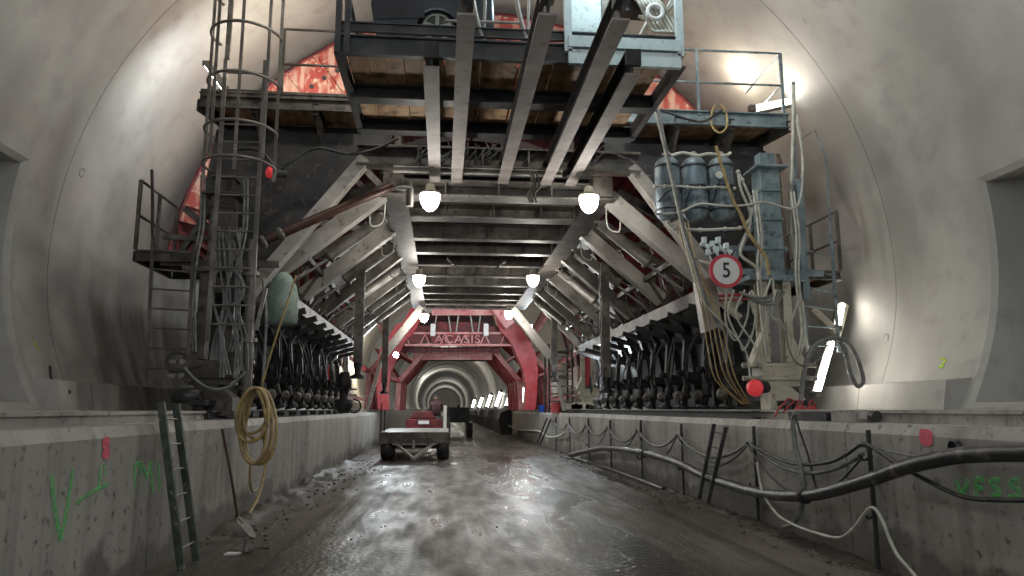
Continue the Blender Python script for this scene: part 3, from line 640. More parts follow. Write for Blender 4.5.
# cabinet and cables
T = thing('electrical_cabinet', 'pale cyan electrical cabinet behind the bright guard frame', 'cabinet', (1.75, 9.3, WZ+.21))
b = MB(); b.box((xr0+.12, 9.1, WZ+.21), (xr0+.72, 9.45, WZ+1.6)); b.build('body', CYAN, T, bevel=.01)
MB().box((xr0+.55, 9.07, WZ+.3), (xr0+.66, 9.11, WZ+1.55)).build('door', STEEL, T)
b = MB(); b.box((xr0+.75, 9.05, WZ+1.0), (xr0+1.2, 9.3, WZ+1.3)); 
for i in range(5): b.lathe((xr0+.8+i*.08, 9.05, WZ+1.2), (xr0+.8+i*.08, 9.0, WZ+1.2), [(0,.03),(.05,.025)], 8)
b.build('socket_strip', BLACK, T)
for j, (n_, x0, lab) in enumerate(((7, xr0+.95, 'bundle of pale cables draped from the cabinet to the guard frame'), (3, xr1-.35, 'loose pale cable loops right of the cabinet by the corner post'))):
    b = MB()
    for i in range(n_): b.tube([(x0-.2+i*.03, 9.0, WZ+1.35), (x0+.05+i*.05, 8.9, WZ+1.05), (x0+.2+i*.06, 8.8, WZ+.6), (x0+.32+i*.05, 8.75, WZ+.55)] if j == 0 else [(x0+.5, 8.9, WZ+1.4), (x0+.3-i*.05, 8.9, WZ+.9-i*.05), (x0-.1, 8.85, WZ+.8)], .022, 6)
    tag(b.build('cable_bundle', CABLE), lab, 'cables')
b = MB(); c = P(655,12,Y=8.75); b.tube([c+Vector((.10*math.cos(t),0,.10*math.sin(t))) for t in [2*PI*i/16 for i in range(16)]], .03, 8, 1, True)
tag(b.build('hose_ring', WHITE), 'white ring-shaped hose coil hanging on the guard frame', 'hose coil')

# ------------------------------------------------------------------ upper side decks with rails
def rail(t, pts, posts, z0, m, r=.022, mids=(.5,), H=1.1):
    for p in posts: MB().bar((p[0], p[1], z0), (p[0], p[1], z0+H), .05, .05, (0,1,0)).build('post', m, t)
    for h in (1,)+mids: MB().tube([(p[0], p[1], z0+H*h) for p in pts], r, 6, smooth=False).build('guard_rail', m, t)
DZ = 6.75
for s, x0, x1, lab in ((-1, -4.12, -1.55, 'left upper timber side deck with railing beside the caged ladder'), (1, 3.15, 6.1, 'right upper timber side deck with railing above the three tanks')):
    t = thing('side_deck', lab, 'platform', ((x0+x1)/2, 12.9, DZ-.3), 'upper side decks')
    b = MB(); y = 12.15
    while y < 14.3: w = .24; b.box((x0, y, DZ-.04), (x1, y+w, DZ)); y += w+.012
    b.build('deck_boards', WOOD, t)
    b = MB(); b.chan((x0, 12.1, DZ-.06), (x1, 12.1, DZ-.06), .08, .26, .02); b.build('front_channel', BLUE if s > 0 else MIDS, t)
    b = MB(); xe = x1 if s > 0 else x0
    b.chan((xe, 12.1, DZ-.15), (xe-s*.5, 14.3, DZ-.15), .08, .2)
    for x in (x0+.9, x0+1.9): b.chan((x, 12.1, DZ-.15), (x, 14.3, DZ-.15), .1, .2)
    b.ibeam((x0, 13.2, DZ-.18), (x1, 13.2, DZ-.18), .2, .2); b.build('joists', DARK, t)
    for x in (x0+.9, x0+1.9): MB().poly([(x, 12.1, DZ-.2), (x, 12.6, DZ-.2), (x, 12.6, DZ-.75)], (.05, 0, 0)).build('knee_bracket', MIDS, t)
    if s > 0:
        rail(t, [(2.6,12.12),(5.4,12.12),(6.0,12.12),(6.08,13.8)], [(4.45,12.12),(6.02,12.12)], DZ, BLUE, H=1.24)
    else:
        rail(t, [(-2.8,12.12),(-1.5,12.12)], [(-2.8,12.12),(-1.62,12.12)], DZ, MIDS, H=1.28)
b = MB(); b.box((-4.1,12.06,DZ),( -1.6,12.1,DZ+.12)); b.build('kick_board', MIDS, bpy.data.objects['side_deck'])
# lower side platforms on the walls
def low_deck(x0, x1, y0, y1, z, s, m, lab, deck):
    t = thing('side_platform', lab, 'platform', ((x0+x1)/2, (y0+y1)/2, z-.2), 'lower side platforms')
    b = MB(); b.box((x0, y0, z-.04), (x1, y1, z)); b.build('deck', deck, t)
    b = MB()
    for y in (y0, y1): b.chan((x0, y, z-.1), (x1, y, z-.1), .06, .16)
    for x in (x0, x1): b.chan((x, y0, z-.1), (x, y1, z-.1), .06, .16)
    b.bar((x0 if s>0 else x1, y1, z-.2), ((x0+x1)/2, y1, z-.9), .06, .06); b.build('frame', m, t)
    xo = x1 if s > 0 else x0
    rail(t, [(xo,y0),(xo,y1)], [(xo,y0),(xo,(y0+y1)/2),(xo,y1)], z, m)
    return t
low_deck(-4.74, -3.9, 11.6, 13.2, P(165,250,Y=11.6).z, -1, MIDS, 'small lower platform with railing on the left wall', MIDS)
t = low_deck(6.05, 7.15, 12.6, 14.6, P(830,270,Y=12.6).z, 1, MIDS, 'small lower platform with railing on the right wall', WOOD)
b = MB(); q = P(795,225,Y=14.5); zt = t.location.z+.2
b.tube([(6.2,14.6,zt),(6.2,14.6,zt+2.4),(7.05,14.6,zt+2.9),(7.15,14.6,zt)], .03, 6, smooth=False); b.build('back_frame', MIDS, t)
# ladders
def ladder(name, lab, pL0, pL1, pR0, pR1, n, r, m, sq=None, grp=None, first=.06, last=.95, rm=None):
    L0, L1, R0, R1 = map(Vector, (pL0, pL1, pR0, pR1))
    t = thing(name, lab, 'ladder', (L0+R0)/2, grp)
    for a, c in ((L0, L1), (R0, R1)):
        b = MB(); b.bar(a, c, sq or 2*r, (sq or 2*r)*1.0 if not sq else sq*.6, (0,1,0)); b.build('stile', m, t)
    for i in range(n):
        u = first+(last-first)*i/max(1,n-1)
        b = MB(); b.cyl(L0.lerp(L1, u), R0.lerp(R1, u), r*.7, n=8); b.build('rung', rm or m, t)
    return t
# caged ladder
yl = 11.0
lx0, lx1 = P(210,300,Y=yl).x, P(252,300,Y=yl).x
zb, zt = 2.55, 6.9; ztop = 9.0
T = ladder('caged_ladder', 'tall caged ladder rising from the left bench past the upper deck', (lx0,yl,zb), (lx0,yl,zt), (lx1,yl,zb), (lx1,yl,zt), 15, .022, STEEL, sq=.06)
b = MB(); b.bar((lx0+.02,yl,zt),(lx0+.02,yl,ztop),.07,.05,(0,1,0)); b.build('upper_post', STEEL, T)
xc = (lx0+lx1)/2+.06; R_ = .5
for z in (P(240,172,Y=yl).z, P(240,138,Y=yl).z, P(240,92,Y=yl).z, P(240,45,Y=yl).z, P(240,5,Y=yl).z, P(240,5,Y=yl).z+.7):
    MB().tube([(xc-R_*.9, yl+.02, z)]+[(xc-R_*math.cos(a)*1.02, yl-.2-R_*math.sin(a)*1.1, z) for a in [PI*i/8 for i in range(9)]]+[(xc+R_*.9, yl+.02, z)], .022, 6, 2).build('cage_hoop', STEEL, T)
for a in (.02, .3, .55, .8, 1.0): 
    x, y = xc-R_*math.cos(PI*a), yl-.2-R_*math.sin(PI*a)*1.1; MB().bar((x,y,P(240,185,Y=yl).z if a in (.02,.55,1.0) else P(240,170,Y=yl).z), (x,y,ztop), .045, .018, (0,1,0)).build('cage_strap', STEEL, T)
# low ladders at the sides
yl = 11.2; zr = t.location.z
a0, a1, c0, c1 = P(146,383,Y=yl), P(153,240,Y=yl), P(188,352,Y=yl), P(194,244,Y=yl)
T = ladder('ladder', 'narrow dark steel ladder below the small left platform', a0, a1, (c0.x,yl,a0.z), c1, 7, .02, MIDS, sq=.045, first=.1, last=.93)
b = MB(); b.tube([a1, a1+Vector((-.03,0,.25)), a1+Vector((-.02,-.05,.45)), P(152,170,Y=yl)], .025, 6, 3); b.build('grab_rail', DARK, T)
yl = 12.2
a0, a1, c0, c1 = P(808,352,Y=yl), P(795,222,Y=yl), P(839,352,Y=yl), P(831,235,Y=yl)
T = ladder('ladder', 'blue-grey steel ladder below the small right platform', a0, a1, c0, c1, 6, .022, BLUE, sq=.05, first=.05, last=.8)
b = MB(); b.bar(a1, P(793,82,Y=12.05), .05, .05, (0,1,0)); b.tube([c1, P(826,160,Y=yl), P(815,130,Y=yl), P(800,140,Y=yl)], .018, 6, smooth=False); b.build('tall_post', BLUE, T)
# ------------------------------------------------------------------ tanks, sign, hoses on the right
YT = 11.35
tk0 = None
for i, (px, lab) in enumerate(((669,'leftmost dark dusty steel tank of the three strapped above the sign'),(696,'middle blue-grey steel tank of the three strapped above the sign'),(723,'rightmost blue-grey steel tank with a round light label patch'))):
    c0 = P(px, 222, Y=YT); zt_ = P(px, 157, Y=YT).z; H = zt_-c0.z; r = .205
    t = thing('gas_tank', lab, 'tank', c0, 'three tanks in a row')
    b = MB(); b.lathe(c0, c0+Vector((0,0,H)), [(0,.06),(.03,.13),(.09,.185),(.15,r),(H-.16,r),(H-.09,.18),(H-.04,.13),(H-.01,.05)], 24); b.build('shell', TANK, t)
    for q in (.17, H*.5, H-.2): MB().lathe(c0+Vector((0,0,q)), c0+Vector((0,0,q+.03)), [(0,r+.008),(.03,r+.008)], 24).build('strap', BLACK if i else DARK, t)
    b = MB(); b.lathe(c0+Vector((0,0,H-.03)), c0+Vector((0,0,H+.1)), [(0,.04),(.05,.04),(.06,.06),(.1,.06),(.12,.02)], 10); b.cyl(c0+Vector((-.07,0,H+.05)), c0+Vector((.07,0,H+.05)), .02); b.build('valve', PALE, t)
    b = MB(); b.tube([c0+Vector((-.2,-.1,.3)), c0+Vector((-.1,-.24,.42+.1*i)), c0+Vector((.08,-.24,.5)), c0+Vector((.19,-.12,.45))], .012, 5); b.build('thin_hose', RUB, t)
    if i == 2:
        q = c0+Vector((-.10,-.205,H*.66)); MB().lathe(q, q+Vector((0,.03,0)), [(0,.06),(.03,.06)], 14).build('label_patch', WHITE, t)
def hose(name, lab, pts, r, m, cat='hose', grp=None, Y=None, X=None, n=6, clips=0, Z=None):
    q = [P(p[0], p[1], Z=Z) for p in pts] if Z is not None else [P(p[0], p[1], Y=(p[2] if len(p) > 2 else Y)) if X is None else P(p[0], p[1], X=(p[2] if len(p) > 2 else X)) for p in pts]
    b = MB(); b.tube(q, r, n)
    if clips:
        for i in range(len(q)*clips):
            u = i/clips; k = min(len(q)-2, int(u)); p = q[k].lerp(q[k+1], u-k); b.ball(p, r*1.7, 8)
    o = b.build(name, m); return tag(o, lab, cat, grp)
Yh = 11.05
hose('supply_hose', 'pale hose linking the valves along the tops of the three tanks', [(671,156),(683,153),(697,156),(709,154),(724,156),(731,153)], .03, CABLE, Y=11.3)
hose('supply_hose', 'pale hose with fittings running across the middle of the three tanks', [(655,186),(675,186),(700,188),(715,187),(728,188)], .018, CABLE, Y=Yh, clips=2)
hose('supply_hose', 'thin pale hose sagging across the lower part of the tanks to the blue column', [(655,214),(680,212),(700,204),(725,206),(748,205),(765,202),(790,209),(800,200),(803,160),(796,120)], .018, CABLE, Y=10.98)
hose('supply_hose', 'pale hose with fittings hanging just below the three tanks', [(668,222),(674,228),(700,230),(725,229),(740,228),(748,222),(752,205),(742,180),(738,172)], .024, CABLE, Y=Yh, clips=1)
hose('supply_hose', 'yellowish hose dropping from the right deck over the third tank to the leg', [(716,146),(723,170),(733,200),(741,215),(748,232),(757,245),(766,258),(769,275)], .026, YEL, Y=10.9)
hose('supply_hose', 'pale hose curving down from the tanks behind the yellowish one', [(738,172),(741,190),(750,212),(749,228),(744,240),(741,255),(757,268),(759,280)], .024, CABLE, Y=11.05)
hose('supply_hose', 'long grey hose hanging straight from the deck past the first tank to the sign', [(658,108),(664,140),(674,185),(683,225),(694,262),(706,300),(722,330)], .028, BCAB, Y=10.8)
hose('supply_hose', 'long pale cable falling beside the first tank to the red lamp', [(655,112),(668,165),(680,220),(690,262),(702,300),(722,322),(738,340),(747,355),(750,378)], .014, CABLE, Y=10.7)
hose('supply_hose', 'pair of pale hoses hanging from the right deck corner beside the tall post', [(794,85),(793,130),(792,170),(790,215),(794,250),(800,285),(804,330),(808,352)], .03, CABLE, Y=11.9)
hose('supply_hose', 'thin pale hose hooked in a loop right of the tall post', [(797,115),(802,150),(801,190),(795,208),(786,210)], .02, CABLE, Y=11.8)
hose('supply_hose', 'yellow hose draped over the edge channel of the right upper deck', [(720,104),(726,112),(727,126),(720,133),(712,126),(712,112),(716,104)], .02, YEL, Y=12.0)
hose('supply_hose', 'dark cable sagging along the edge of the right upper deck', [(656,108),(672,114),(690,120),(705,121),(722,110)], .022, RUB, Y=11.98)
for i, (x, dx, y1, lab) in enumerate(((727,2,340,'first'),(734,6,350,'second'),(745,9,352,'third'),(752,-2,300,'fourth'),(776,5,330,'fifth'))):
    hose('drop_cable', ['pale cable drooping straight below the speed sign','pale cable looping toward the red round lamp','pale cable making the widest loop left of the cream leg','short pale cable against the left side of the cream leg','pale cable running down the right side of the cream leg'][i],
         [(x,290),(x-dx,315),(x+dx,y1-8),(x+10,y1),(x+20,y1-22),(x+22,300)], .016, CABLE, 'cable', 'cables hanging round the cream leg', Y=11.1-.05*i)
b = MB()
for i in range(3):
    x = 748+i*4; b.tube([P(x-8,292+i,Y=11.0), P(x,296+i*3,Y=10.9), P(x+18,298+i*3,Y=10.9), P(x+28,290+i,Y=11.1)], .022, 6)
tag(b.build('hose_bundle', BCAB), 'grey hoses bunched round the top of the cream leg', 'hoses')
b = MB(); q = P(754,242,Y=11.0); b.box(q-Vector((.05,.05,.05)), q+Vector((.05,.05,.05)))
b = MB()
for (x, y) in ((704,240),(712,244),(718,240),(726,246),(716,250),(708,252)):
    q = P(x, y, Y=11.0); b.cbox(q, .06, .08, .09); b.tube([q, q+Vector((.05,-.03,-.15)), q+Vector((.12,0,-.22))], .014, 5)
b.bar(P(700,244,Y=11.06), P(732,252,Y=11.06), .05, .05)
tag(b.build('plug_board', CYAN), 'small pale cable plugs clustered above the speed sign', 'plug')
# bundle of grey cables falling from the girder to the bench
b = MB()
for i in range(5): b.tube([P(676+i*3,222,Y=11.2), P(690+i*2,265,Y=11.1), P(702+i*4,310,Y=11.0), P(708+i*5,350,Y=11.0), P(716+i*5,375+random.random()*8,Y=11.0), P(742+i*2,404,Y=11.2)], .011, 5)
tag(b.build('cable_bundle', YEL), 'bundle of brownish cables falling left of the sign to the bench', 'cables')
b = MB(); a = P(700,283,Y=11.25); b.poly([P(698,280,Y=11.2), P(716,276,Y=11.2), P(722,326,Y=11.2), P(706,332,Y=11.2)], (0,.25,0)); tag(b.build('timber_block', PALE), 'squared timber block wedged left of the speed sign', 'timber')
b = MB(); b.cyl(P(706,297,Y=11.45), P(752,294,Y=11.45), .022); b.cyl(P(706,301,Y=11.45), P(752,299,Y=11.45), .016); tag(b.build('red_pipe', RED), 'thin red pipes running behind the speed sign', 'pipe')
b = MB(); b.cyl(P(716,298,Y=11.7), P(740,318,Y=11.7), .06); tag(b.build('white_cylinder', CREAM), 'short white cylinder slanting left of the cream leg', 'cylinder')
# speed sign
YS = 10.6; c = P(726,271,Y=YS); R0 = .5*34*c.y/740*1.06
T = thing('speed_sign', 'round white speed limit sign with red rim reading 5', 'sign', c-Vector((0,0,R0)))
MB().lathe(c+Vector((0,.02,0)), c+Vector((0,-.01,0)), [(0,R0),(.03,R0)], 40).build('red_rim', SIGNR, T)
MB().lathe(c, c+Vector((0,-.016,0)), [(0,R0*.79),(.016,R0*.79)], 40).build('white_face', SIGNW, T)
text('digit', '5', R0*1.25, c+Vector((0,-.018,0)), BLACK, T, .85, 1.0)
b = MB(); b.bar(c+Vector((-.1,.03,.1)), c+Vector((-.3,.6,.3)), .04, .04); b.bar(c+Vector((0,.03,-.1)), c+Vector((.35,.7,-.05)), .04, .04); b.build('bracket', STEEL, T)
# red lamps
for px, py, Y, r, lab in ((751,388,11.2,.135,'round red lamp low beside the cream leg'),(266,172,11.9,.10,'small red lamp high behind the caged ladder')):
    c = P(px, py, Y=Y); T = thing('warning_lamp', lab, 'lamp', c-Vector((0,0,r)), 'red warning lamps')
    MB().lathe(c+Vector((.12,.05,0)), c+Vector((-.02,-.06,0)), [(0,r*.8),(.05,r),(.1,r*.95),(.13,r*.5)], 20).build('red_lens', RLAMP, T)
    MB().cyl(c+Vector((.1,.04,0)), c+Vector((.3,.12,.02)), r*.7, n=12).build('housing', DARK, T)
# hose loops beside the right ladder
hose('loop_hose', 'thick grey hose looping from the bench over to the right wall', [(800,416),(801,400),(804,372),(810,352),(820,342),(836,338),(848,343),(856,356),(861,370),(863,382),(857,386),(850,372),(845,352),(840,342)], .035, BCAB, Y=10.9)
hose('loop_hose', 'thin grey cable looping under the thick hose near the right ladder', [(786,322),(788,345),(796,362),(808,366),(820,358),(826,346)], .014, BCAB, Y=10.8)
# ---- bench top odds on the right
b = MB(); q = P(855,411,Y=8.9); 
T = thing('rail_clamp', 'flat pale metal clamp lying on the right bench edge', 'clamp', (4.75,8.5,BZ))
b = MB(); b.box((4.6,8.0,BZ+.005),(4.85,8.55,BZ+.04)); b.box((4.6,8.0,BZ+.04),(4.63,8.55,BZ+.11)); b.box((4.82,8.0,BZ+.04),(4.85,8.55,BZ+.11))
for y in (8.12,8.25,8.4): b.cyl((4.62,y,BZ+.05),(4.62,y,BZ+.13),.02,n=8)
b.build('plate', PALE, T); MB().lathe((4.72,7.9,BZ+.07),(4.72,7.8,BZ+.07),[(0,.06),(.1,.06)],12).build('end_cap', RUB, T)
b = MB(); b.box((4.62,8.7,BZ+.005),(4.8,9.7,BZ+.10)); b.box((4.66,8.6,BZ+.1),(4.76,9.6,BZ+.12)); tag(b.build('crane_rail', DARK), 'short black rail piece on the right bench by the leg foot', 'rail')
b = MB()
for s_, x0, in ((1, 4.62), (-1, -3.2)):
    b = MB(); y0, y1 = (11.0, 30.0); b.ibeam((x0+.12*s_, y0, BZ+.065), (x0+.12*s_, y1, BZ+.065), .12, .12, .02)
    tag(b.build('running_rail', DARK), 'dark steel running rail under the jacks on the %s bench' % ('right' if s_ > 0 else 'left'), 'rail')
hose('orange_cable', 'red-orange cable draped over the bench edge by the cream leg', [(775,417),(779,408),(784,404),(788,399),(794,401),(790,405),(783,412)], .014, RED, 'cable', Y=10.2)
for i, (x, y) in enumerate(((800,408),(812,409))):
    q = P(x, y, Y=10.4); q.z = BZ+.0; b = MB(); b.lathe(q, q+Vector((0,0,.2)), [(0,.09),(.15,.08),(.2,.04)], 12); b.tube([q+Vector((-.06,0,.18)), q+Vector((0,0,.28)), q+Vector((.06,0,.18))], .012, 5)
    tag(b.build('red_bucket', RED), ['small red can beside the hose on the right bench','small red can closest to the leaning tube lamp'][i], 'can')
q = P(958,447,X=BR); b = MB(); b.lathe(q+Vector((.05,0,0)), q+Vector((-.13,0,0)), [(0,.06),(.1,.06),(.11,.052),(.02,.048)], 16); tag(b.build('drain_pipe', RUB), 'black pipe stub sticking out of the bench above the big pipe', 'pipe stub')
# ---- stakes and cables along the right bench
XS = BR-.05
stakes = [(868,430,884,553),(752,426,757,492),(684,424,683,470),(642,420,642,462),(611,420,611,450),(589,418,589,446),(570,418,570,440),(556,417,556,436)]
sl = ['steel stake at the bench foot, nearest one under the big pipe','rebar stake beside the black ladder on the right bench','rebar stake just beyond the black ladder','rebar stake under the middle black jacks','rebar stake left of the thin mid cable loop','rebar stake before the small far stake','small far rebar stake by the rear jacks','farthest tiny rebar stake on the right bench']
SP = []
for (a, c, d, e), lab in zip(stakes, sl):
    y = P(d, e, X=XS).y; zt_ = P(a, c, X=XS).z; yt = P(a, c, X=XS).y
    b = MB(); y = P(a,c,X=XS).y if a == 868 else y
    b.bar((XS, y, 0), (XS, y, zt_), .035, .035); b.bar((XS-.03, y-.05, 1.02), (XS-.03, y-.05, 1.3), .03, .03)
    b.tube([(XS+.03, y, 1.12), (XS-.07, y, 1.08), (XS-.12, y, 1.14)], .014, 6); b.tube([(XS+.03, y, .55), (XS-.07, y, .5), (XS-.1, y, .58)], .014, 6)
    tag(b.build('rebar_stake', DARK), lab, 'stake', 'stakes along the right bench'); SP.append(y)
gl = ['nearest pair','second pair','third pair','fourth pair','fifth pair','sixth pair','farthest pair']
for i in range(len(SP)-1):
    y0, y1 = SP[i], SP[i+1]; x = XS-.075
    for j, (z0, sag, r, m, what) in enumerate(((1.14,.30,.024,BCAB,'grey cable'), (1.10,.46,.014,RUB,'thin black cable'))):
        b = MB(); b.tube([(x-.02*j, y0+(y1-y0)*u, z0-sag*4*u*(1-u)*(1+.15*math.sin(i*3+j))) for u in [k/8 for k in range(9)]], r, 6, 2)
        tag(b.build('festoon_cable', m), '%s sagging between the stakes, %s counted from the camera' % (what, ['first span','second span','third span','fourth span','fifth span','sixth span','last span'][i]), 'cable', 'cables slung along the right bench')
# nearest spans toward the frame edge
hose('festoon_cable', 'grey cable rising from the first hook over the big pipe', [(751,445),(790,463),(825,463),(845,455),(858,446),(866,444),(880,452),(896,463),(930,482),(964,497),(1000,500),(1040,500)], .022, RUB, 'cable', X=4.30)
hose('festoon_cable', 'thin grey cable below the pink square', [(858,446),(880,449),(905,455),(940,458),(990,456),(1030,455)], .010, BCAB, 'cable', X=4.33)
hose('white_cable', 'whitish cable looping along the floor up to the stake and down again', [(757,462),(762,490),(775,512),(790,523),(812,532),(838,538),(852,530),(862,518),(869,509),(875,509),(882,520),(890,540),(898,556),(912,572),(925,590)], .018, CABLE, 'cable', X=4.18)
hose('loop_hose', 'grey hose hanging from the bench top down to the roadway', [(797,413),(793,420),(795,445),(801,468),(804,490),(801,510),(793,524),(784,527)], .030, BCAB, X=4.27)
hose('loop_hose', 'thin black cable falling from the bench top behind the grey hose', [(795,415),(800,432),(808,455),(814,480),(820,500)], .014, RUB, X=4.36)
hose('floor_cable', 'thin pale cable lying on the wet roadway beside the right bench', [(600,458,3.9),(640,465,3.75),(672,476,3.6),(700,492,3.6),(740,507,3.7),(770,520,3.95),(800,527,4.1),(850,545,4.2)], .010, CABLE, 'cable', Z=.012)
b = MB(); pz = [(1060,452),(1024,453),(985,454),(950,457),(906,467),(872,479),(835,490),(804,496),(765,494),(730,485),(700,474),(676,462),(645,453),(608,448),(588,451),(570,455)]
pts = []
for i, (a, c) in enumerate(pz):
    q = P(a, c, X=4.22 if i < 11 else 4.2); q.z = max(q.z, .10); pts.append(q)
b.tube(pts, .068, 12); bp_ = tag(b.build('drain_hose', PIPE), 'thick black pipe snaking along the foot of the right bench', 'pipe')
for y in (8.6, 14.5):
    b = MB(); k = min(pts, key=lambda v: abs(v.y-y)); b.lathe(k-Vector((0,.06,0)), k+Vector((0,.06,0)), [(0,.07),(.01,.088),(.11,.088),(.12,.07)], 14); b.build('pipe_coupling', DARK, bp_)
hose('far_hose', 'white hose strung along the distant part of the right bench', [(497,427),(506,425),(520,430),(538,431),(548,437),(560,436),(566,432)], .05, CABLE, X=4.25)
b = MB(); a = P(645,455,X=4.1); b.tube([(4.33,14.6,.05),(4.3,16,.07),(4.34,19,.06),(4.3,22,.07)], .05, 8); tag(b.build('dark_hose', RUB), 'dark hose on the floor against the right bench', 'hose')
# ladders on the right bench
def lean(lab, p, n, m, w=.03, X0=None, X1=None, rm=None, grp='ladders leaning on the benches'):
    (b0, t0, b1, t1) = p
    q = [P(b0[0], b0[1], X=X0), P(t0[0], t0[1], X=X1), P(b1[0], b1[1], X=X0), P(t1[0], t1[1], X=X1)]
    zb = max(.02, min(q[0].z, q[2].z))
    for k in (0, 2): q[k].z = zb
    return ladder('leaning_ladder', lab, q[0], q[1], q[2], q[3], n, .016, m, sq=w*2, grp=grp, first=.12, last=.9, rm=rm)
lean('short black ladder leaning on the right bench beyond the grey hose', ((699,499),(714,424),(708,502),(726,427)), 5, DARK, X0=4.08, X1=4.36)
lean('small distant ladder leaning on the far right bench', ((537,444),(547,418),(540,445),(551,419)), 5, DARK, X0=4.0, X1=4.38)
# left ladder
T = lean('black-green ladder with pale rungs leaning against the left bench', ((181,576),(161,402),(196,569),(176,404)), 6, LADG, X0=-2.56, X1=-2.86, rm=PALE, w=.036)
# shovel
T = thing('shovel', 'shovel with long wooden handle leaning on the left bench', 'shovel', P(243,530,X=-2.7))
a, c = P(222,429,X=BL+.04), P(238,520,X=-2.62); MB().tube([a, a.lerp(c,.5)+Vector((.01,0,0)), c], .018, 8).build('handle', RUST, T)
c = P(238,518,X=-2.62); d = P(253,532,X=-2.35); d.z = .03; b = MB(); u = (d-c).normalized(); sd = Vector((.3,1,0)).normalized()*.11
b.poly([c-sd*.3, c+sd*.3, c+u*.12+sd, d+sd*.7, d+u*.06, d-sd*.7, c+u*.12-sd], (0,0,.012)); b.cyl(c-u*.06, c+u*.14, .025, n=8); b.build('blade', STEEL, T)
# hose coil
b = MB(); 
for i in range(7):
    w = .21+random.uniform(-.07,.02); h = .48+random.uniform(-.2,.06); z0 = P(257,388,Y=10.7).z; x_ = P(257,400,Y=10.7).x+random.uniform(-.03,.03); k0 = random.uniform(-.25,.25)
    b.tube([(x_+w*math.sin(t)*(1.15-.25*math.cos(t))+k0*.12*math.cos(t), 10.55+.05*i+.04*math.sin(2*t), z0-h+h*math.cos(t)) for t in [2*PI*k/16 for k in range(16)]], .022, 6, 2, True)
tag(b.build('hose_coil', YEL), 'coiled yellow hose hung on the edge of the left bench', 'hose coil')
hose('tail_hose', 'yellow-brown hose tail trailing from the coil to the floor', [(262,430),(266,455),(263,480),(257,500),(250,512),(246,521)], .024, YEL, X=-2.78)
hose('tail_hose', 'thin yellowish hose end hanging straight under the coil', [(251,455),(250,478),(252,491),(257,490)], .018, YEL, X=-2.82)
hose('hanging_rope', 'yellow rope slanting from the girder down to the hose coil', [(296,275),(285,310),(272,350),(262,385)], .016, YEL, 'rope', Y=11.0)
hose('hanging_rope', 'grey vertical hose hanging between the front post and the rope', [(263,278),(266,310),(265,350),(262,388)], .022, BCAB, 'hose', Y=11.05)
q = P(247,552,X=-2.3)
b = MB(); q = P(247,551,Z=.02); b.lathe(q, q+Vector((0,0,.14)), [(0,.05),(.08,.045),(.1,.02),(.14,.02)], 10); b.tube([q+Vector((-.18,0,.02)), q, q+Vector((.12,.05,.03)), q+Vector((.22,.1,.01))], .02, 6); tag(b.build('scrap_piece', STEEL), 'small scrap of metal and cloth on the floor near the left ladder', 'scrap')
b = MB(); q = P(232,555,Z=.0); b.poly([q+Vector((-.08,-.04,.005)), q+Vector((.06,-.05,.005)), q+Vector((.09,.04,.005)), q+Vector((-.05,.05,.005))], (0,0,.02)); tag(b.build('flat_scrap', WHITE), 'flat pale scrap on the floor beside the metal scrap', 'scrap')
# banked mud along the foot of the benches
from mathutils import noise as NZ
MUD = mat('mud', (.045,.036,.028), (.10,.088,.07), .55, 0, 3, c3=(.14,.125,.10), scale3=12)
def mud(x0, s, y0, y1, wd, hgt, lab):
    nx, ny = 14, int((y1-y0)/.10); vs = []; fs = []
    for j in range(ny+1):
        y = y0+(y1-y0)*j/ny; wv = wd*(.65+.6*NZ.noise(Vector((0, y*.5, 3))))
        for i in range(nx+1):
            u = i/nx; h = hgt*min(1,(y-y0)/1.5,(y1-y)/1.5)*(1-u)**1.3*(.6+.8*NZ.noise(Vector((u*2, y*1.3, 1))))+.05*(1-u)*NZ.noise(Vector((u*9, y*6, 5)))
            vs.append((x0+s*u*wv, y, max(-.02, h if 0 < i < nx else (h if i == 0 else -.02))))
    for j in range(ny):
        for i in range(nx): fs.append((j*(nx+1)+i, j*(nx+1)+i+1, (j+1)*(nx+1)+i+1, (j+1)*(nx+1)+i))
    b = MB(); b.add(vs, fs, True)
    for k in range(int((y1-y0)*14)):
        y = random.uniform(y0, y1); x = x0+s*abs(random.gauss(0, wd*.6)); r = random.uniform(.008, .03); b.ball((x, y, .02+r*.3), r, 6, (1.2, 1.5, .6))
    tag(b.build('mud_heap', MUD), lab, 'mud', kind='stuff')
mud(BL+.01, 1, 9.4, 24, 1.0, .16, 'dark mud and rubble banked along the foot of the left bench')
mud(BR-.01, -1, 6.5, 28, .55, .08, 'dark silt banked along the foot of the right bench')
# left-side front post, hoses, sack, drum
T = thing('front_post', 'tall grey tubular post on the left bench behind the hose coil', 'post', P(247,405,Y=11.3))
b = MB(); a, c = P(246,404,Y=11.3), P(253,240,Y=11.3); a.z = BZ+.06; b.cyl(a, c, .075, n=16)
for u in (.15,.42,.8): p = a.lerp(c,u); b.lathe(p-Vector((0,0,.03)), p+Vector((0,0,.03)), [(0,.12),(.06,.12)], 16)
b.build('tube', STEEL, T); b = MB(); b.bar(P(256,330,Y=10.95), P(266,288,Y=10.95), .05, .05); b.build('side_arm', STEEL, T)
b = MB()
for i in range(9):
    x = 212+i*3.5; b.tube([P(x,225+random.random()*20,Y=11.35), P(x-4+random.random()*12,265,Y=11.2), P(x-6+random.random()*14,300,Y=11.2), P(x+random.random()*10,335,Y=11.2), P(x+8,368+random.random()*10,Y=11.2)], .017, 5)
tag(b.build('hose_bundle', BCAB), 'tangle of grey hoses hanging behind the caged ladder', 'hoses')
hose('loop_hose', 'black hose loop beside the foot of the small left ladder', [(186,354),(172,353),(166,362),(170,370),(182,371),(200,366)], .025, RUB, Y=11.1)
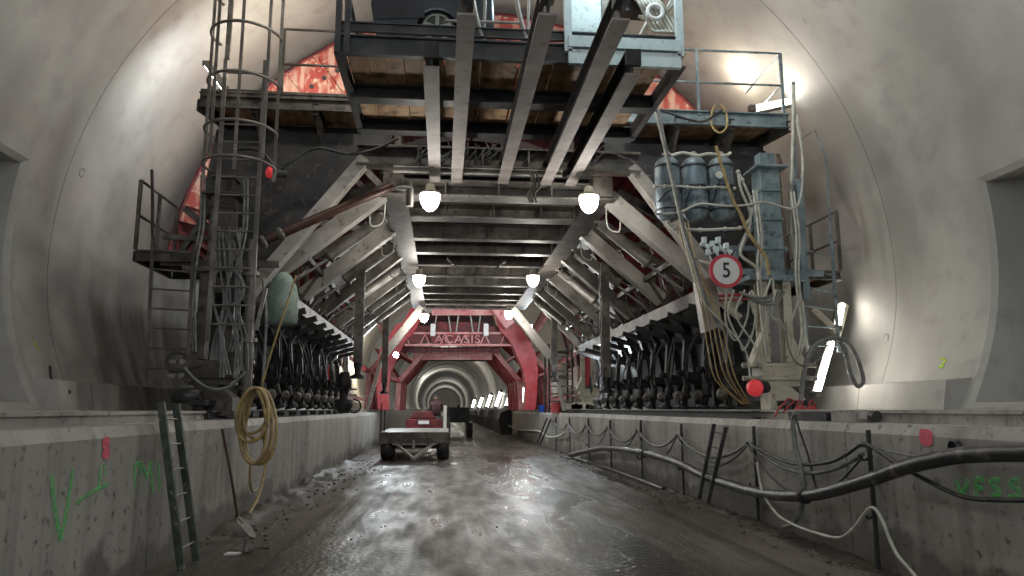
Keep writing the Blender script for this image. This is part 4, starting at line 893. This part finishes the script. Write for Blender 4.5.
hose('loop_hose', 'grey cable curving under the left gantry leg', [(185,368),(196,380),(212,389),(230,386),(246,372)], .02, BCAB, Y=11.0)
hose('loop_hose', 'grey hose arc on the left leg at ladder height', [(213,275),(222,268),(236,272),(243,285),(240,300),(230,306)], .025, BCAB, Y=11.1)
q = P(281,325,Y=12.0); b = MB(); b.lathe(q, q+Vector((0,0,.85)), [(0,.16),(.03,.25),(.4,.26),(.62,.22),(.8,.12),(.85,.05)], 18)
tag(b.build('hanging_sack', GREENT), 'pale green sack hanging under the left girder', 'sack')
q = P(186,399,Y=11.4); b = MB(); b.lathe(q+Vector((-.2,0,.05)), q+Vector((.2,0,.05)), [(0,.06),(.02,.11),(.38,.11),(.4,.06)], 16); q.z
tag(b.build('small_drum', RUB), 'small black cylinder lying left of the left gantry leg', 'cylinder')
b = MB(); a = P(52,382,X=-6.0); b.tube([P(50,366,Y=11.4), P(52,380,Y=11.35), P(62,384,Y=11.3), P(70,393,Y=11.3)], .02, 6); tag(b.build('bent_rod', DARK), 'bent dark rod poking up at the foot of the left wall', 'rod')
b = MB(); a = P(870,390,Y=9); 
# cables over the gantry on the left
hose('draped_cable', 'dark cable drooping from the upper left deck across the gusset plate', [(232,150),(258,150),(276,172),(262,190),(250,196)], .03, RUB, 'cable', Y=11.9)
hose('draped_cable', 'black cable sagging under the left deck toward the first bulb', [(268,178),(296,158),(318,148),(350,154),(378,148),(398,138)], .026, RUB, 'cable', Y=11.95)
hose('draped_cable', 'black cable sagging under the ceiling beams', [(447,258),(458,268),(476,273),(492,270),(505,261)], .018, RUB, 'cable', Y=14.8)
hose('draped_cable', 'dark conduit running from the right tank to the head girder', [(618,155),(635,162),(650,176),(660,170)], .022, RUB, 'cable', Y=12.0)

# ------------------------------------------------------------------ lamps
LT = []
def plight(name, loc, w, col=(1,.96,.88), r=.12):
    l = bpy.data.lights.new(name, 'POINT'); l.energy = w; l.color = col; l.shadow_soft_size = r
    o = bpy.data.objects.new(name, l); COL.objects.link(o); o.location = loc; return o
def area(name, a, c, nrm, w, col, h=.06):
    l = bpy.data.lights.new(name, 'AREA'); l.shape = 'RECTANGLE'; a, c, nrm = Vector(a), Vector(c), Vector(nrm).normalized()
    l.size = (c-a).length; l.size_y = h; l.energy = w; l.color = col
    o = bpy.data.objects.new(name, l); COL.objects.link(o)
    x = (c-a).normalized(); z = -(nrm-x*nrm.dot(x)).normalized(); y = z.cross(x)
    o.matrix_world = Matrix.Translation((a+c)/2+nrm*.09) @ Matrix((x, y, z)).transposed().to_4x4(); return o
bl = [((430,202),11.9,'nearest globe lamp on the left under the head girder'),((589,204),11.9,'nearest globe lamp on the right under the head girder'),((419,281),19.0,'middle globe lamp on the left rail beam'),((533,281),19.0,'middle globe lamp on the right rail beam'),((424,318),25.9,'farthest globe lamp on the left, by the pale rear portal'),((509,315),25.9,'farthest globe lamp on the right, by the pale rear portal')]
proto = None
for i, ((px, py), Y, lab) in enumerate(bl):
    c = P(px, py, Y=Y)
    if proto is None:
        proto = t = thing('globe_lamp', lab, 'lamp', c, 'globe lamps under the gantry')
        MB().lathe(c+Vector((0,0,.12)), c-Vector((0,0,.17)), [(0,.165),(.06,.165),(.14,.15),(.22,.11),(.27,.05)], 20).build('glass_globe', GLOBE, t)
        MB().lathe(c+Vector((0,0,.13)), c+Vector((0,0,.3)), [(0,.17),(.03,.17),(.06,.09),(.17,.07)], 16).build('cap', CREAM, t)
    else:
        t = copy_tree(proto, None, c); t['label'] = lab
        if i > 3:
            t.scale = (1,1,1)
    plight('bulb_light', c-Vector((0,0,.32)), (50,50,55,75,90,90)[i], (1,.95,.86), .14)
# flood on the left upper deck, tube lamp on the right deck, leaning tubes
def tube_lamp(lab, a, c, r, m, w, nrm, col, cap=True, grp='tube lamps'):
    a, c = Vector(a), Vector(c); d = (c-a).normalized(); n = Vector(nrm).normalized()
    t = thing('tube_lamp', lab, 'lamp', (a+c)/2, grp)
    MB().cyl(a, c, r, n=10).build('glowing_tube', m, t)
    b = MB(); b.bar(a-n*r*1.6, c-n*r*1.6, r*2.4, r*1.0, n); b.box(a-Vector((r,r,r)), a+Vector((r,r,r))); b.box(c-Vector((r,r,r)), c+Vector((r,r,r))); b.build('housing', STEEL, t)
    if w: area('tube_light', a, c, nrm, w, col)
    return t
tube_lamp('glaring floodlight tube behind the top of the caged ladder', P(206,64,Y=12.2), P(226,91,Y=12.2), .045, COOLG, 45, (-.35,.93,.05), (.93,.98,1))
tube_lamp('long glowing tube on the right upper deck behind the railing', P(752,109,Y=12.7), P(790,101,Y=13.2), .06, TUBEW, 14, (.35,-.2,.9), (1,.93,.80))
tube_lamp('tall glowing tube leaning against the right wall below the side platform', P(817,394,Y=11.9), P(832,342,Y=12.5), .05, TUBEW, 9, (.7,-.65,.2), (1,.93,.8))
tube_lamp('short glowing tube just above the leaning one on the right', P(838,328,Y=12.9), P(842,304,Y=13.3), .05, TUBEW, 3, (.6,-.7,.2), (1,.93,.8))
b = MB(); b.bar(P(811,309,Y=13), P(838,334,Y=13), .16, .12); b.bar(P(836,340,Y=13.1), P(845,305,Y=13.3), .1, .1); tag(b.build('slanted_beam', CREAM), 'cream slanted beam behind the right ladder', 'beam')
plight('deck_light', P(300,70,Y=14.0), 75, (1,.86,.68), .3)
plight('deck_light', P(735,80,Y=14.0), 65, (1,.86,.68), .3)
plight('platform_flood', (2.2, 8.0, WZ+2.3), 110, (.78,.95,1), .1)
# strong far floods
fl = [((605,360),23.5,'white floodlight shining behind the right row of jacks',110,(.85,.95,1)),((530,327),31.0,'white floodlight high by the big red bent girder',300,(.85,.95,1)),((396,355),31.0,'white floodlight on the left side of the red gantry',260,(.85,.95,1)),((340,385),27.6,'white floodlight behind the left row of jacks',110,(.85,.95,1))]
for (px, py), Y, lab, w, col in fl:
    c = P(px, py, Y=Y); t = thing('floodlight', lab, 'lamp', c, 'floodlights at the back')
    r = .11; MB().lathe(c+Vector((0,.12,0)), c+Vector((0,-.02,0)), [(0,r*.7),(.1,r),(.13,r)], 16).build('glowing_lens', COOLG, t)
    MB().lathe(c+Vector((0,.22,0)), c+Vector((0,.1,0)), [(0,r*.5),(.1,r*1.15),(.12,r*1.1)], 16).build('housing', DARK, t)
    plight('flood_light', c+Vector((0,-.25,0)), w, col, .12)
# rows of tubes in the far tunnel
y = 52; i = 0
for y, h in ((56,2.1),(66,2.1),(80,2.1),(96,2.1),(116,2.1),(142,2.1),(175,2.1)):
    a = Vector((7.25, y+1.2, 2.2)); c = Vector((7.35, y-.6, 4.1)) ; a = Vector((6.72,y,1.8)); c = Vector((7.42,y,3.9))
    t = tube_lamp('tube lamp on the right wall of the far tunnel, %s from the gantry' % ['first','second','third','fourth','fifth','sixth','last'][i], a, c, .12+.0008*y, TUBEF, 0, (-1,-.15,0), (1,.97,.9), grp='far tunnel tube lamps')
    area('far_tube_light', a, c, (-1,-.2,.1), 350, (1,.97,.9), .3); i += 1
plight('far_unseen_light', (-5.2, 53, 4.4), 300, (1,.85,.6), .3)
plight('far_unseen_light', (0.5, 72, 8.5), 250, (1,.95,.85), .3)  # from here on, unseen fill lights added to brighten the far rings
plight('far_unseen_light', (0.5, 120, 8.5), 900, (1,.95,.85), .3)
plight('far_unseen_light', (-2.5, 175, 7), 900, (1,.95,.85), .5)
plight('far_unseen_light', (1.5, 250, 6), 700, (1,.95,.85), .5)
plight('far_unseen_light', (.8, 318, 6), 900, (1,.95,.85), .5)  # added fill that keeps the far end wall grey
# platform lamps, then unseen fill lights added behind the camera
plight('platform_lamp', (-1.1, 9.9, 8.5), 150, (1,.96,.88), .15)
plight('platform_lamp', (2.9, 9.9, 8.5), 150, (1,.96,.88), .15)
plight('rear_fill', (-1.6, -7, 5.5), 260, (1,.95,.87), 1.0)
plight('rear_fill', (3.4, -7, 5.5), 300, (1,.97,.92), 1.0)
w = bpy.data.worlds.new('world'); SC.world = w; w.use_nodes = True; w.node_tree.nodes['Background'].inputs[0].default_value = (.85,.92,1,1); w.node_tree.nodes['Background'].inputs[1].default_value = .6
# ------------------------------------------------------------------ red gantry beyond
RG = thing('red_gantry', 'bright red steel gantry standing beyond the dark one', 'machine', (CX, 36, BZ))
RY = 34.0
def pp(pts, Y): return [P(a, c, Y=Y) for a, c in pts]
# big bent girder plates (built at true depth, thick box girders)
rp_ = pp([(493,309),(506,309),(513,323),(520,326),(535,351),(538,370),(537,395),(535,410),(525,410),(526,388),(524,372),(512,344),(500,330)], RY)
b = MB(); b.poly(rp_, (0,.9,0)); b.build('bent_girder', RED, RG)
mir = lambda v: Vector((2*CX-v.x-.15, v.y, v.z))
b = MB(); b.poly([mir(v)-Vector((.15,0,0)) for v in rp_][::-1], (0,.9,0)); b.build('bent_girder', RED, RG)
b = MB(); b.bar(P(432,310,Y=RY), P(506,310,Y=RY), .5, .22, (0,1,0)); b.build('top_beam', PINK, RG)
b = MB(); b.bar(P(495,306,Y=RY-.3), P(510,326,Y=RY-.3), .5, .5, (0,1,0)); b.build('corner_gusset', PINK, RG)
# truss behind with lettering panel
b = MB(); a, c = P(432,334,Y=RY+.4), P(487,334,Y=RY+.4); b.box((a.x, RY+.4, P(460,345,Y=RY+.4).z), (c.x, RY+.5, P(460,322,Y=RY+.4).z))
b.box((P(402,330,Y=RY+.5).x, RY+.5, P(460,343,Y=RY+.5).z), (P(520,330,Y=RY+.5).x, RY+.6, P(460,326,Y=RY+.5).z)); pn = b.build('name_panel', REDD, RG)
text('lettering', 'ACASIS', .62, P(457.5,339.5,Y=RY+.36), PINK, pn, .98, .85, .02, 1.12)
b = MB()
for yy, py0 in ((RY+.3, 345), (RY+.3, 333.2)): b.bar(P(404,py0,Y=yy), P(512,py0,Y=yy), .10, .1)
for i in range(10): x = 410+i*10; b.bar(P(x,345,Y=RY+.35), P(x+(5 if i % 2 else -5),334,Y=RY+.35), .05, .05)
b.build('truss_chords', PINK, RG)
b = MB(); b.bar(P(413,354,Y=37), P(492,354,Y=37), .6, .38, (0,1,0)); b.build('deck_beam', PINK, RG)
b = MB()
for py in (348, 351): b.bar(P(400,py,Y=36), P(500,py,Y=36), .08, .08)
for i in range(11): b.bar(P(404+i*9,346,Y=36), P(404+i*9,353,Y=36), .06, .06)
b.build('deck_railing', REDD, RG)
b = MB(); b.box((-1.6, RY+1, 6.0), (3.0, RY+8, 6.1)); b.box((-3.2, RY+2, 7.0), (4.8, RY+2.2, 7.9)); b.build('upper_deck', REDD, RG)
for i in range(5):
    b = MB(); y = RY+.3; x = 437+i*11; b.bar(P(x,312,Y=y), P(x-3+6*(i%2),333,Y=y), .06, .06); b.build('thin_stay', PALE, RG)
for x in (433, 486): MB().cbox(P(x,330,Y=RY+.2), .22, .3, .55).build('white_box', WHITE, RG)
# inner portal and side trusses
for k, y in enumerate((36.6, 38.1, 39.6, 41.1, 42.6)):
    dk = 1 if k else 0
    for s in (1, -1):
        X = lambda v: CX+s*v
        b = MB(); pts = [(X(1.75), 4.35), (X(2.95), 2.95), (X(3.0), BZ+.1)]
        for p, q in zip(pts, pts[1:]): b.bar((p[0],y,p[1]), (q[0],y,q[1]), .22, .22, (0,1,0))
        b.bar((X(2.2), y, 5.6), (X(4.4), y, 3.4), .22, .25, (0,1,0)); b.bar((X(4.4), y, 3.4), (X(4.5), y, BZ+.1), .2, .2, (0,1,0))
        b.bar((X(2.95), y, 2.95), (X(4.4), y, 3.4), .12, .12); b.bar((X(3.0), y, 2.95), (X(4.2), y+1, 4.6), .1, .1); b.bar((X(2.2), y, 3.9), (X(3.4), y, 4.6), .1, .1)
        b.build('side_frame', PINK if k == 0 else RED, RG)
        if k < 4:
            MB().bar((X(2.98), y, BZ+.2), (X(2.98), y+1.5, 2.9), .08, .08).build('cross_brace', PINK, RG); MB().bar((X(4.4), y, BZ+.2), (X(4.4), y+1.5, 3.3), .08, .08).build('cross_brace', PINK, RG)
    b = MB(); b.bar((CX-1.85, y, 4.45), (CX+1.85, y, 4.45), .22, .3); b.build('portal_beam', PINK if k < 2 else REDD, RG)
for s in (1, -1):
    b = MB(); b.bar((CX+s*2.95, 36, 2.95), (CX+s*2.95, 43, 2.95), .16, .16); b.bar((CX+s*1.8, 36, 4.4), (CX+s*1.8, 43, 4.4), .16, .2); b.bar((CX+s*4.4, 34, 3.4), (CX+s*4.4, 43, 3.4), .16, .2); b.build('long_beam', RED, RG)
# its own shutter shell, red, well behind
b = MB(); o_, i_ = arc(6.6, math.radians(-10), math.radians(190), 40), arc(6.5, math.radians(-10), math.radians(190), 40); vs = []
for y in (37, 43): vs += [(x, y, z) for x, z in o_]+[(x, y, z) for x, z in i_]
n = 41; fs = []
for i in range(40): fs += [(i,i+1,2*n+i+1,2*n+i), (n+i,n+i+1,3*n+i+1,3*n+i), (i,i+1,n+i+1,n+i), (2*n+i,2*n+i+1,3*n+i+1,3*n+i)]
b.add(vs, fs, True); b.build('shutter_shell', RED, RG)
b = MB()
for y in (38,39.5,41,42.5):
    b = MB(); A = arc(6.4, math.radians(0), math.radians(180), 24)
    for p, q in zip(A, A[1:]): b.bar((p[0],y,p[1]), (q[0],y,q[1]), .12, .3, (0,1,0))
    b.build('shell_rib', REDD, RG)
for s in (1, -1):
    for k in range(5):
        b = MB(); y = 36.5+k*1.4; b.bar((CX+s*4.4, y, 3.4), (CX+s*6.2, y, 4.6), .12, .12); b.bar((CX+s*3.4, y, 4.6), (CX+s*5.0, y, 7.4), .14, .14); b.bar((CX+s*4.45, y, 2.0), (CX+s*6.3, y, 2.4), .12, .12); b.build('shell_prop', PINK, RG)
# access stair tower between the gantries
T = thing('scaffold_tower', 'small scaffold tower with ladder on the right bench before the red gantry', 'scaffold', (5.0, 31, BZ))
b = MB(); q0, q1 = P(548,405,Y=30).x, P(571,405,Y=30).x
for x in (q0, q1):
    for y in (29.6, 30.8): b.bar((x,y,BZ), (x,y,4.2), .07, .07)
b.build('posts', DARK, T); b = MB()
for i in range(8): b.bar((q0,29.6,BZ+.3*i+.15), (q1,29.6,BZ+.3*i+.15), .05, .06)
b.build('rungs', STEEL, T)
b = MB()
for z in (1.9, 2.9, 3.9): b.bar((q0,29.6,z), (q1,30.8,z), .05, .05); b.box((q0,29.6,z),(q1,30.8,z+.03))
b.build('braces', MIDS, T)
b = MB(); q = P(536,406,Y=30); q.x = 4.75; q.y = 36; b.lathe((q.x,q.y,BZ), (q.x,q.y,BZ+.45), [(0,.14),(.3,.17),(.35,.17)], 14); tag(b.build('blue_bucket', mat('blue_plastic', (.02,.08,.45))), 'small blue bucket on the far right bench', 'bucket')
b = MB(); q = P(556,402,Y=29.2); b.lathe((q.x,q.y,BZ), (q.x,q.y,BZ+.45), [(0,.2),(.4,.2)], 14); tag(b.build('red_bin', RED), 'small red bin at the foot of the scaffold tower', 'bin')
b = MB(); 
for (x, y, w_) in ((570,408,.5),(576,405,.4),(582,408,.6),(590,407,.4),(600,409,.5)): q = P(x, y, Y=26.9); b.box((q.x-w_/2,26.7,BZ+.15),(q.x+w_/2,27.1,BZ+.15+w_*.4))
tag(b.build('crate_stack', CREAM), 'pale boxes heaped round the far cream leg', 'boxes')
b = MB(); y = 29
for x in (3.9,4.6,): b.bar((x+.9,y,BZ),(x+.9,y,2.4),.05,.05)
# ------------------------------------------------------------------ trailer, tractor, driver
TY = 24.0; tx0, tx1 = P(379,450,Y=TY).x, P(450,450,Y=TY).x; tz = P(415,432,Y=TY).z
T = thing('flatbed_trailer', 'empty flatbed trailer parked on the left of the roadway', 'trailer', ((tx0+tx1)/2, TY+2.5, 0))
b = MB(); b.box((tx0, TY, tz-.06), (tx1, TY+5, tz)); b.build('load_bed', PALE, T)
b = MB(); b.box((tx0, TY-.06, tz-.36), (tx1, TY, tz-.02)); b.box((tx0, TY, tz-.3), (tx0+.08, TY+5, tz-.06)); b.box((tx1-.08, TY, tz-.3), (tx1, TY+5, tz-.06))
for x in (.3,.7): b.box((tx0+(tx1-tx0)*x-.05, TY-.09, tz-.45), (tx0+(tx1-tx0)*x+.05, TY+4.8, tz-.06))
b.box((tx0+.3, TY+.5, .34), (tx1-.3, TY+.62, .5)); b.build('chassis', MIDS, T)
for x in (tx0+.02, tx1-.42):
    for y in (TY+.45, TY+1.5):
        b = MB(); b.lathe((x, y, .42), (x+.4, y, .42), [(0,.2),(.01,.34),(.04,.41),(.36,.41),(.39,.34),(.4,.2)], 24); b.build('tyre', RUB, T)
b = MB(); m_ = (tx0+tx1)/2; b.bar((m_-.6, TY, tz-.35), (m_, TY-.9, .12), .07, .07); b.bar((m_+.6, TY, tz-.35), (m_, TY-.9, .12), .07, .07); b.bar((m_-.7, TY-.02, tz-.36), (m_+.7, TY-.02, tz-.36), .07, .07); b.lathe((m_, TY-.95, .1), (m_, TY-.95, .16), [(0,.09),(.06,.09)], 12); b.cyl((m_-.04,TY-.05,tz-.25),(m_-.04,TY-.05,tz-.55),.05); b.build('drawbar', PALE, T)
b = MB()
for x, y, h in ((tx0+.03, TY+.05, .9), (tx0+.03, TY+1.6, .7), (tx1-.03, TY+.05, .5), (tx1-.05, TY+4.8, .9)): b.bar((x, y, tz), (x, y, tz+h), .05, .05)
b.build('side_stakes', DARK, T)
MB().box((tx1-.22, TY+4.7, tz), (tx1-.1, TY+4.76, tz+.85)).build('white_board', WHITE, T)
D = thing('dumper', 'small red dumper truck standing beyond the trailer', 'vehicle', (-.7, 33, 0))
b = MB(); q = P(424,418,Y=32); b.box((q.x-.75,31.6,.55),(q.x+.75,34.8,1.2)); b.poly([(q.x-.6,31.6,1.2),(q.x+.5,31.6,1.2),(q.x+.3,31.6,1.5),(q.x-.4,31.6,1.5)],(0,1,0)); b.build('body', REDD, D, bevel=.04)
b = MB(); b.box((q.x-.22,31.55,.98),(q.x+.22,31.6,1.12)); b.build('plate', WHITE, D)
for x in (q.x-.9, q.x+.6):
    for y in (32.0, 34.2): MB().lathe((x,y,.45),(x+.3,y,.45),[(0,.25),(.02,.42),(.28,.42),(.3,.25)],20).build('tyre', RUB, D)
MB().poly([(q.x+.45,32.2,1.2),(q.x+1.05,32.2,1.2),(q.x+1.05,32.2,1.3),(q.x+.5,32.2,1.3)],(0,.5,0)).build('seat', RUB, D)
MB().box((q.x+.5,31.9,.5),(q.x+1.1,33,1.2)).build('side_box', MIDS, D)
# person: one skinned body
pc = P(436,413,Y=32.3)
PT = thing('person', 'person in a dark jacket seated on the red dumper', 'person', (pc.x, 32.35, 1.3))
def skin(name, joints, edges, m, parent, levels=2):
    me = bpy.data.meshes.new(name); base = Vector(parent.location)
    me.from_pydata([tuple(Vector(j[0])) for j in joints], edges, []); o = bpy.data.objects.new(name, me); COL.objects.link(o); o.parent = parent
    s = o.modifiers.new('skin', 'SKIN'); s.use_smooth_shade = True
    if not me.skin_vertices: 
        bm = bmesh.new(); bm.from_mesh(me); bm.verts.layers.skin.verify(); bm.to_mesh(me); bm.free()
    for i, j in enumerate(joints):
        r = j[1]; me.skin_vertices[0].data[i].radius = r if isinstance(r, tuple) else (r, r)
    me.skin_vertices[0].data[0].use_root = True
    u = o.modifiers.new('sub', 'SUBSURF'); u.levels = levels; u.render_levels = levels; me.materials.append(m); return o
J = [((0,0,.1),(.17,.13)), ((0,0,.32),(.16,.12)), ((0,-.02,.55),(.20,.12)), ((0,-.02,.62),(.08,.08)), ((0,-.03,.70),(.055,.06)),
     ((.20,-.02,.55),(.07,.07)), ((.27,.05,.32),(.055,.055)), ((.20,.28,.26),(.042,.042)), ((-.20,-.02,.55),(.07,.07)), ((-.27,.05,.32),(.055,.055)), ((-.20,.28,.26),(.042,.042)),
     ((.11,.1,.06),(.10,.10)), ((.15,.45,.08),(.075,.075)), ((.15,.5,-.32),(.055,.055)), ((-.11,.1,.06),(.10,.10)), ((-.15,.45,.08),(.075,.075)), ((-.15,.5,-.32),(.055,.055)),
     ((.15,.62,-.36),(.045,.04)), ((-.15,.62,-.36),(.045,.04))]
Eg = [(0,1),(1,2),(2,3),(3,4),(2,5),(5,6),(6,7),(2,8),(8,9),(9,10),(0,11),(11,12),(12,13),(0,14),(14,15),(15,16),(13,17),(16,18)]
bd = skin('body', J, Eg, HIVIS, PT)
b = MB(); L0 = Vector(PT.location); c = L0+Vector((0,-.02,.80)); b.ball(c, .105, 14, (.85,1,1.15)); b.ball(c+Vector((0,.1,-.01)), .02, 6)
for s in (-1,1): b.ball(c+Vector((s*.09,0,-.01)), .025, 6, (.5,1,1.2)); b.ball(c+Vector((s*.035,.09,.02)), .014, 6)
b.build('head', SKIN, PT)
b = MB(); b.lathe(c+Vector((0,0,.02)), c+Vector((0,0,.15)), [(0,.135),(.02,.12),(.08,.1),(.13,.03)], 16); b.build('hard_hat', DARK, PT)
b = MB()
for s in (-1,1):
    h = L0+Vector((s*.19,.32,.25)); b.ball(h, .04, 8, (.8,1.2,.6))
    for f in range(4): b.tube([h+Vector((-.027+.018*f,.03,0)), h+Vector((-.027+.018*f,.075,-.005)), h+Vector((-.027+.018*f,.085,-.035))], .009, 5, 2)
    b.tube([h+Vector((-s*.035,0,0)), h+Vector((-s*.055,.035,-.01)), h+Vector((-s*.045,.06,-.02))], .01, 5, 2)
b.build('hands', SKIN, PT)
# dark excavator on the right of the far roadway
q = P(456,418,Y=46); E_ = thing('excavator', 'dark tracked machine far down the roadway behind the person', 'machine', (q.x, 46, 0))
MB().box((q.x-.6,45,.8),(q.x+.8,47.5,1.7)).build('cab_body', DARK, E_, bevel=.08)
for x in (-.7, .6): MB().prof((q.x+x,44.4,.4),(q.x+x+.35,44.4,.4),[(.2,-.4),(-2.8,-.4),(-3.2,0),(-2.8,.4),(.2,.4),(.5,0)]).build('track', RUB, E_)
b = MB(); b.bar((q.x+.1,45,1.3),(q.x+.1,44.0,1.75),.15,.15); b.bar((q.x+.1,44.0,1.75),(q.x+.1,43.6,.9),.12,.12); b.build('arm', DARK, E_)
b = MB(); pr_ = [(3.75, 0), (3.7, .9), (3.85, 1.45), (4.44, 1.62), (4.44, 0)]  # added black form, stands in for the far bench lying in shade
vs = []; n_ = 24
for j in range(n_+1):
    y = 48.5+j*4.5
    vs += [(x-.12*math.sin(j*2.1+i), y, z*(1+.06*math.sin(j*1.7+i*2))) for i, (x, z) in enumerate(pr_)]
b.add(vs, [(j*5+i, j*5+i+1, (j+1)*5+i+1, (j+1)*5+i) for j in range(n_) for i in range(4)]+[(0,1,2,3,4)])
tag(b.build('bench_shade_form', SOOT), 'long low black added form standing in for shade on the far right bench', 'shade form')
SC.view_settings.view_transform = 'Standard'; SC.view_settings.look = 'None'; SC.view_settings.gamma = 1; SC.view_settings.exposure = 0.62
try: SC.view_settings.use_curve_mapping = False
except Exception: pass
SC.cycles.use_denoising = True
SC.cycles.max_bounces = 8; SC.cycles.diffuse_bounces = 4; SC.cycles.glossy_bounces = 4; SC.cycles.sample_clamp_indirect = 6
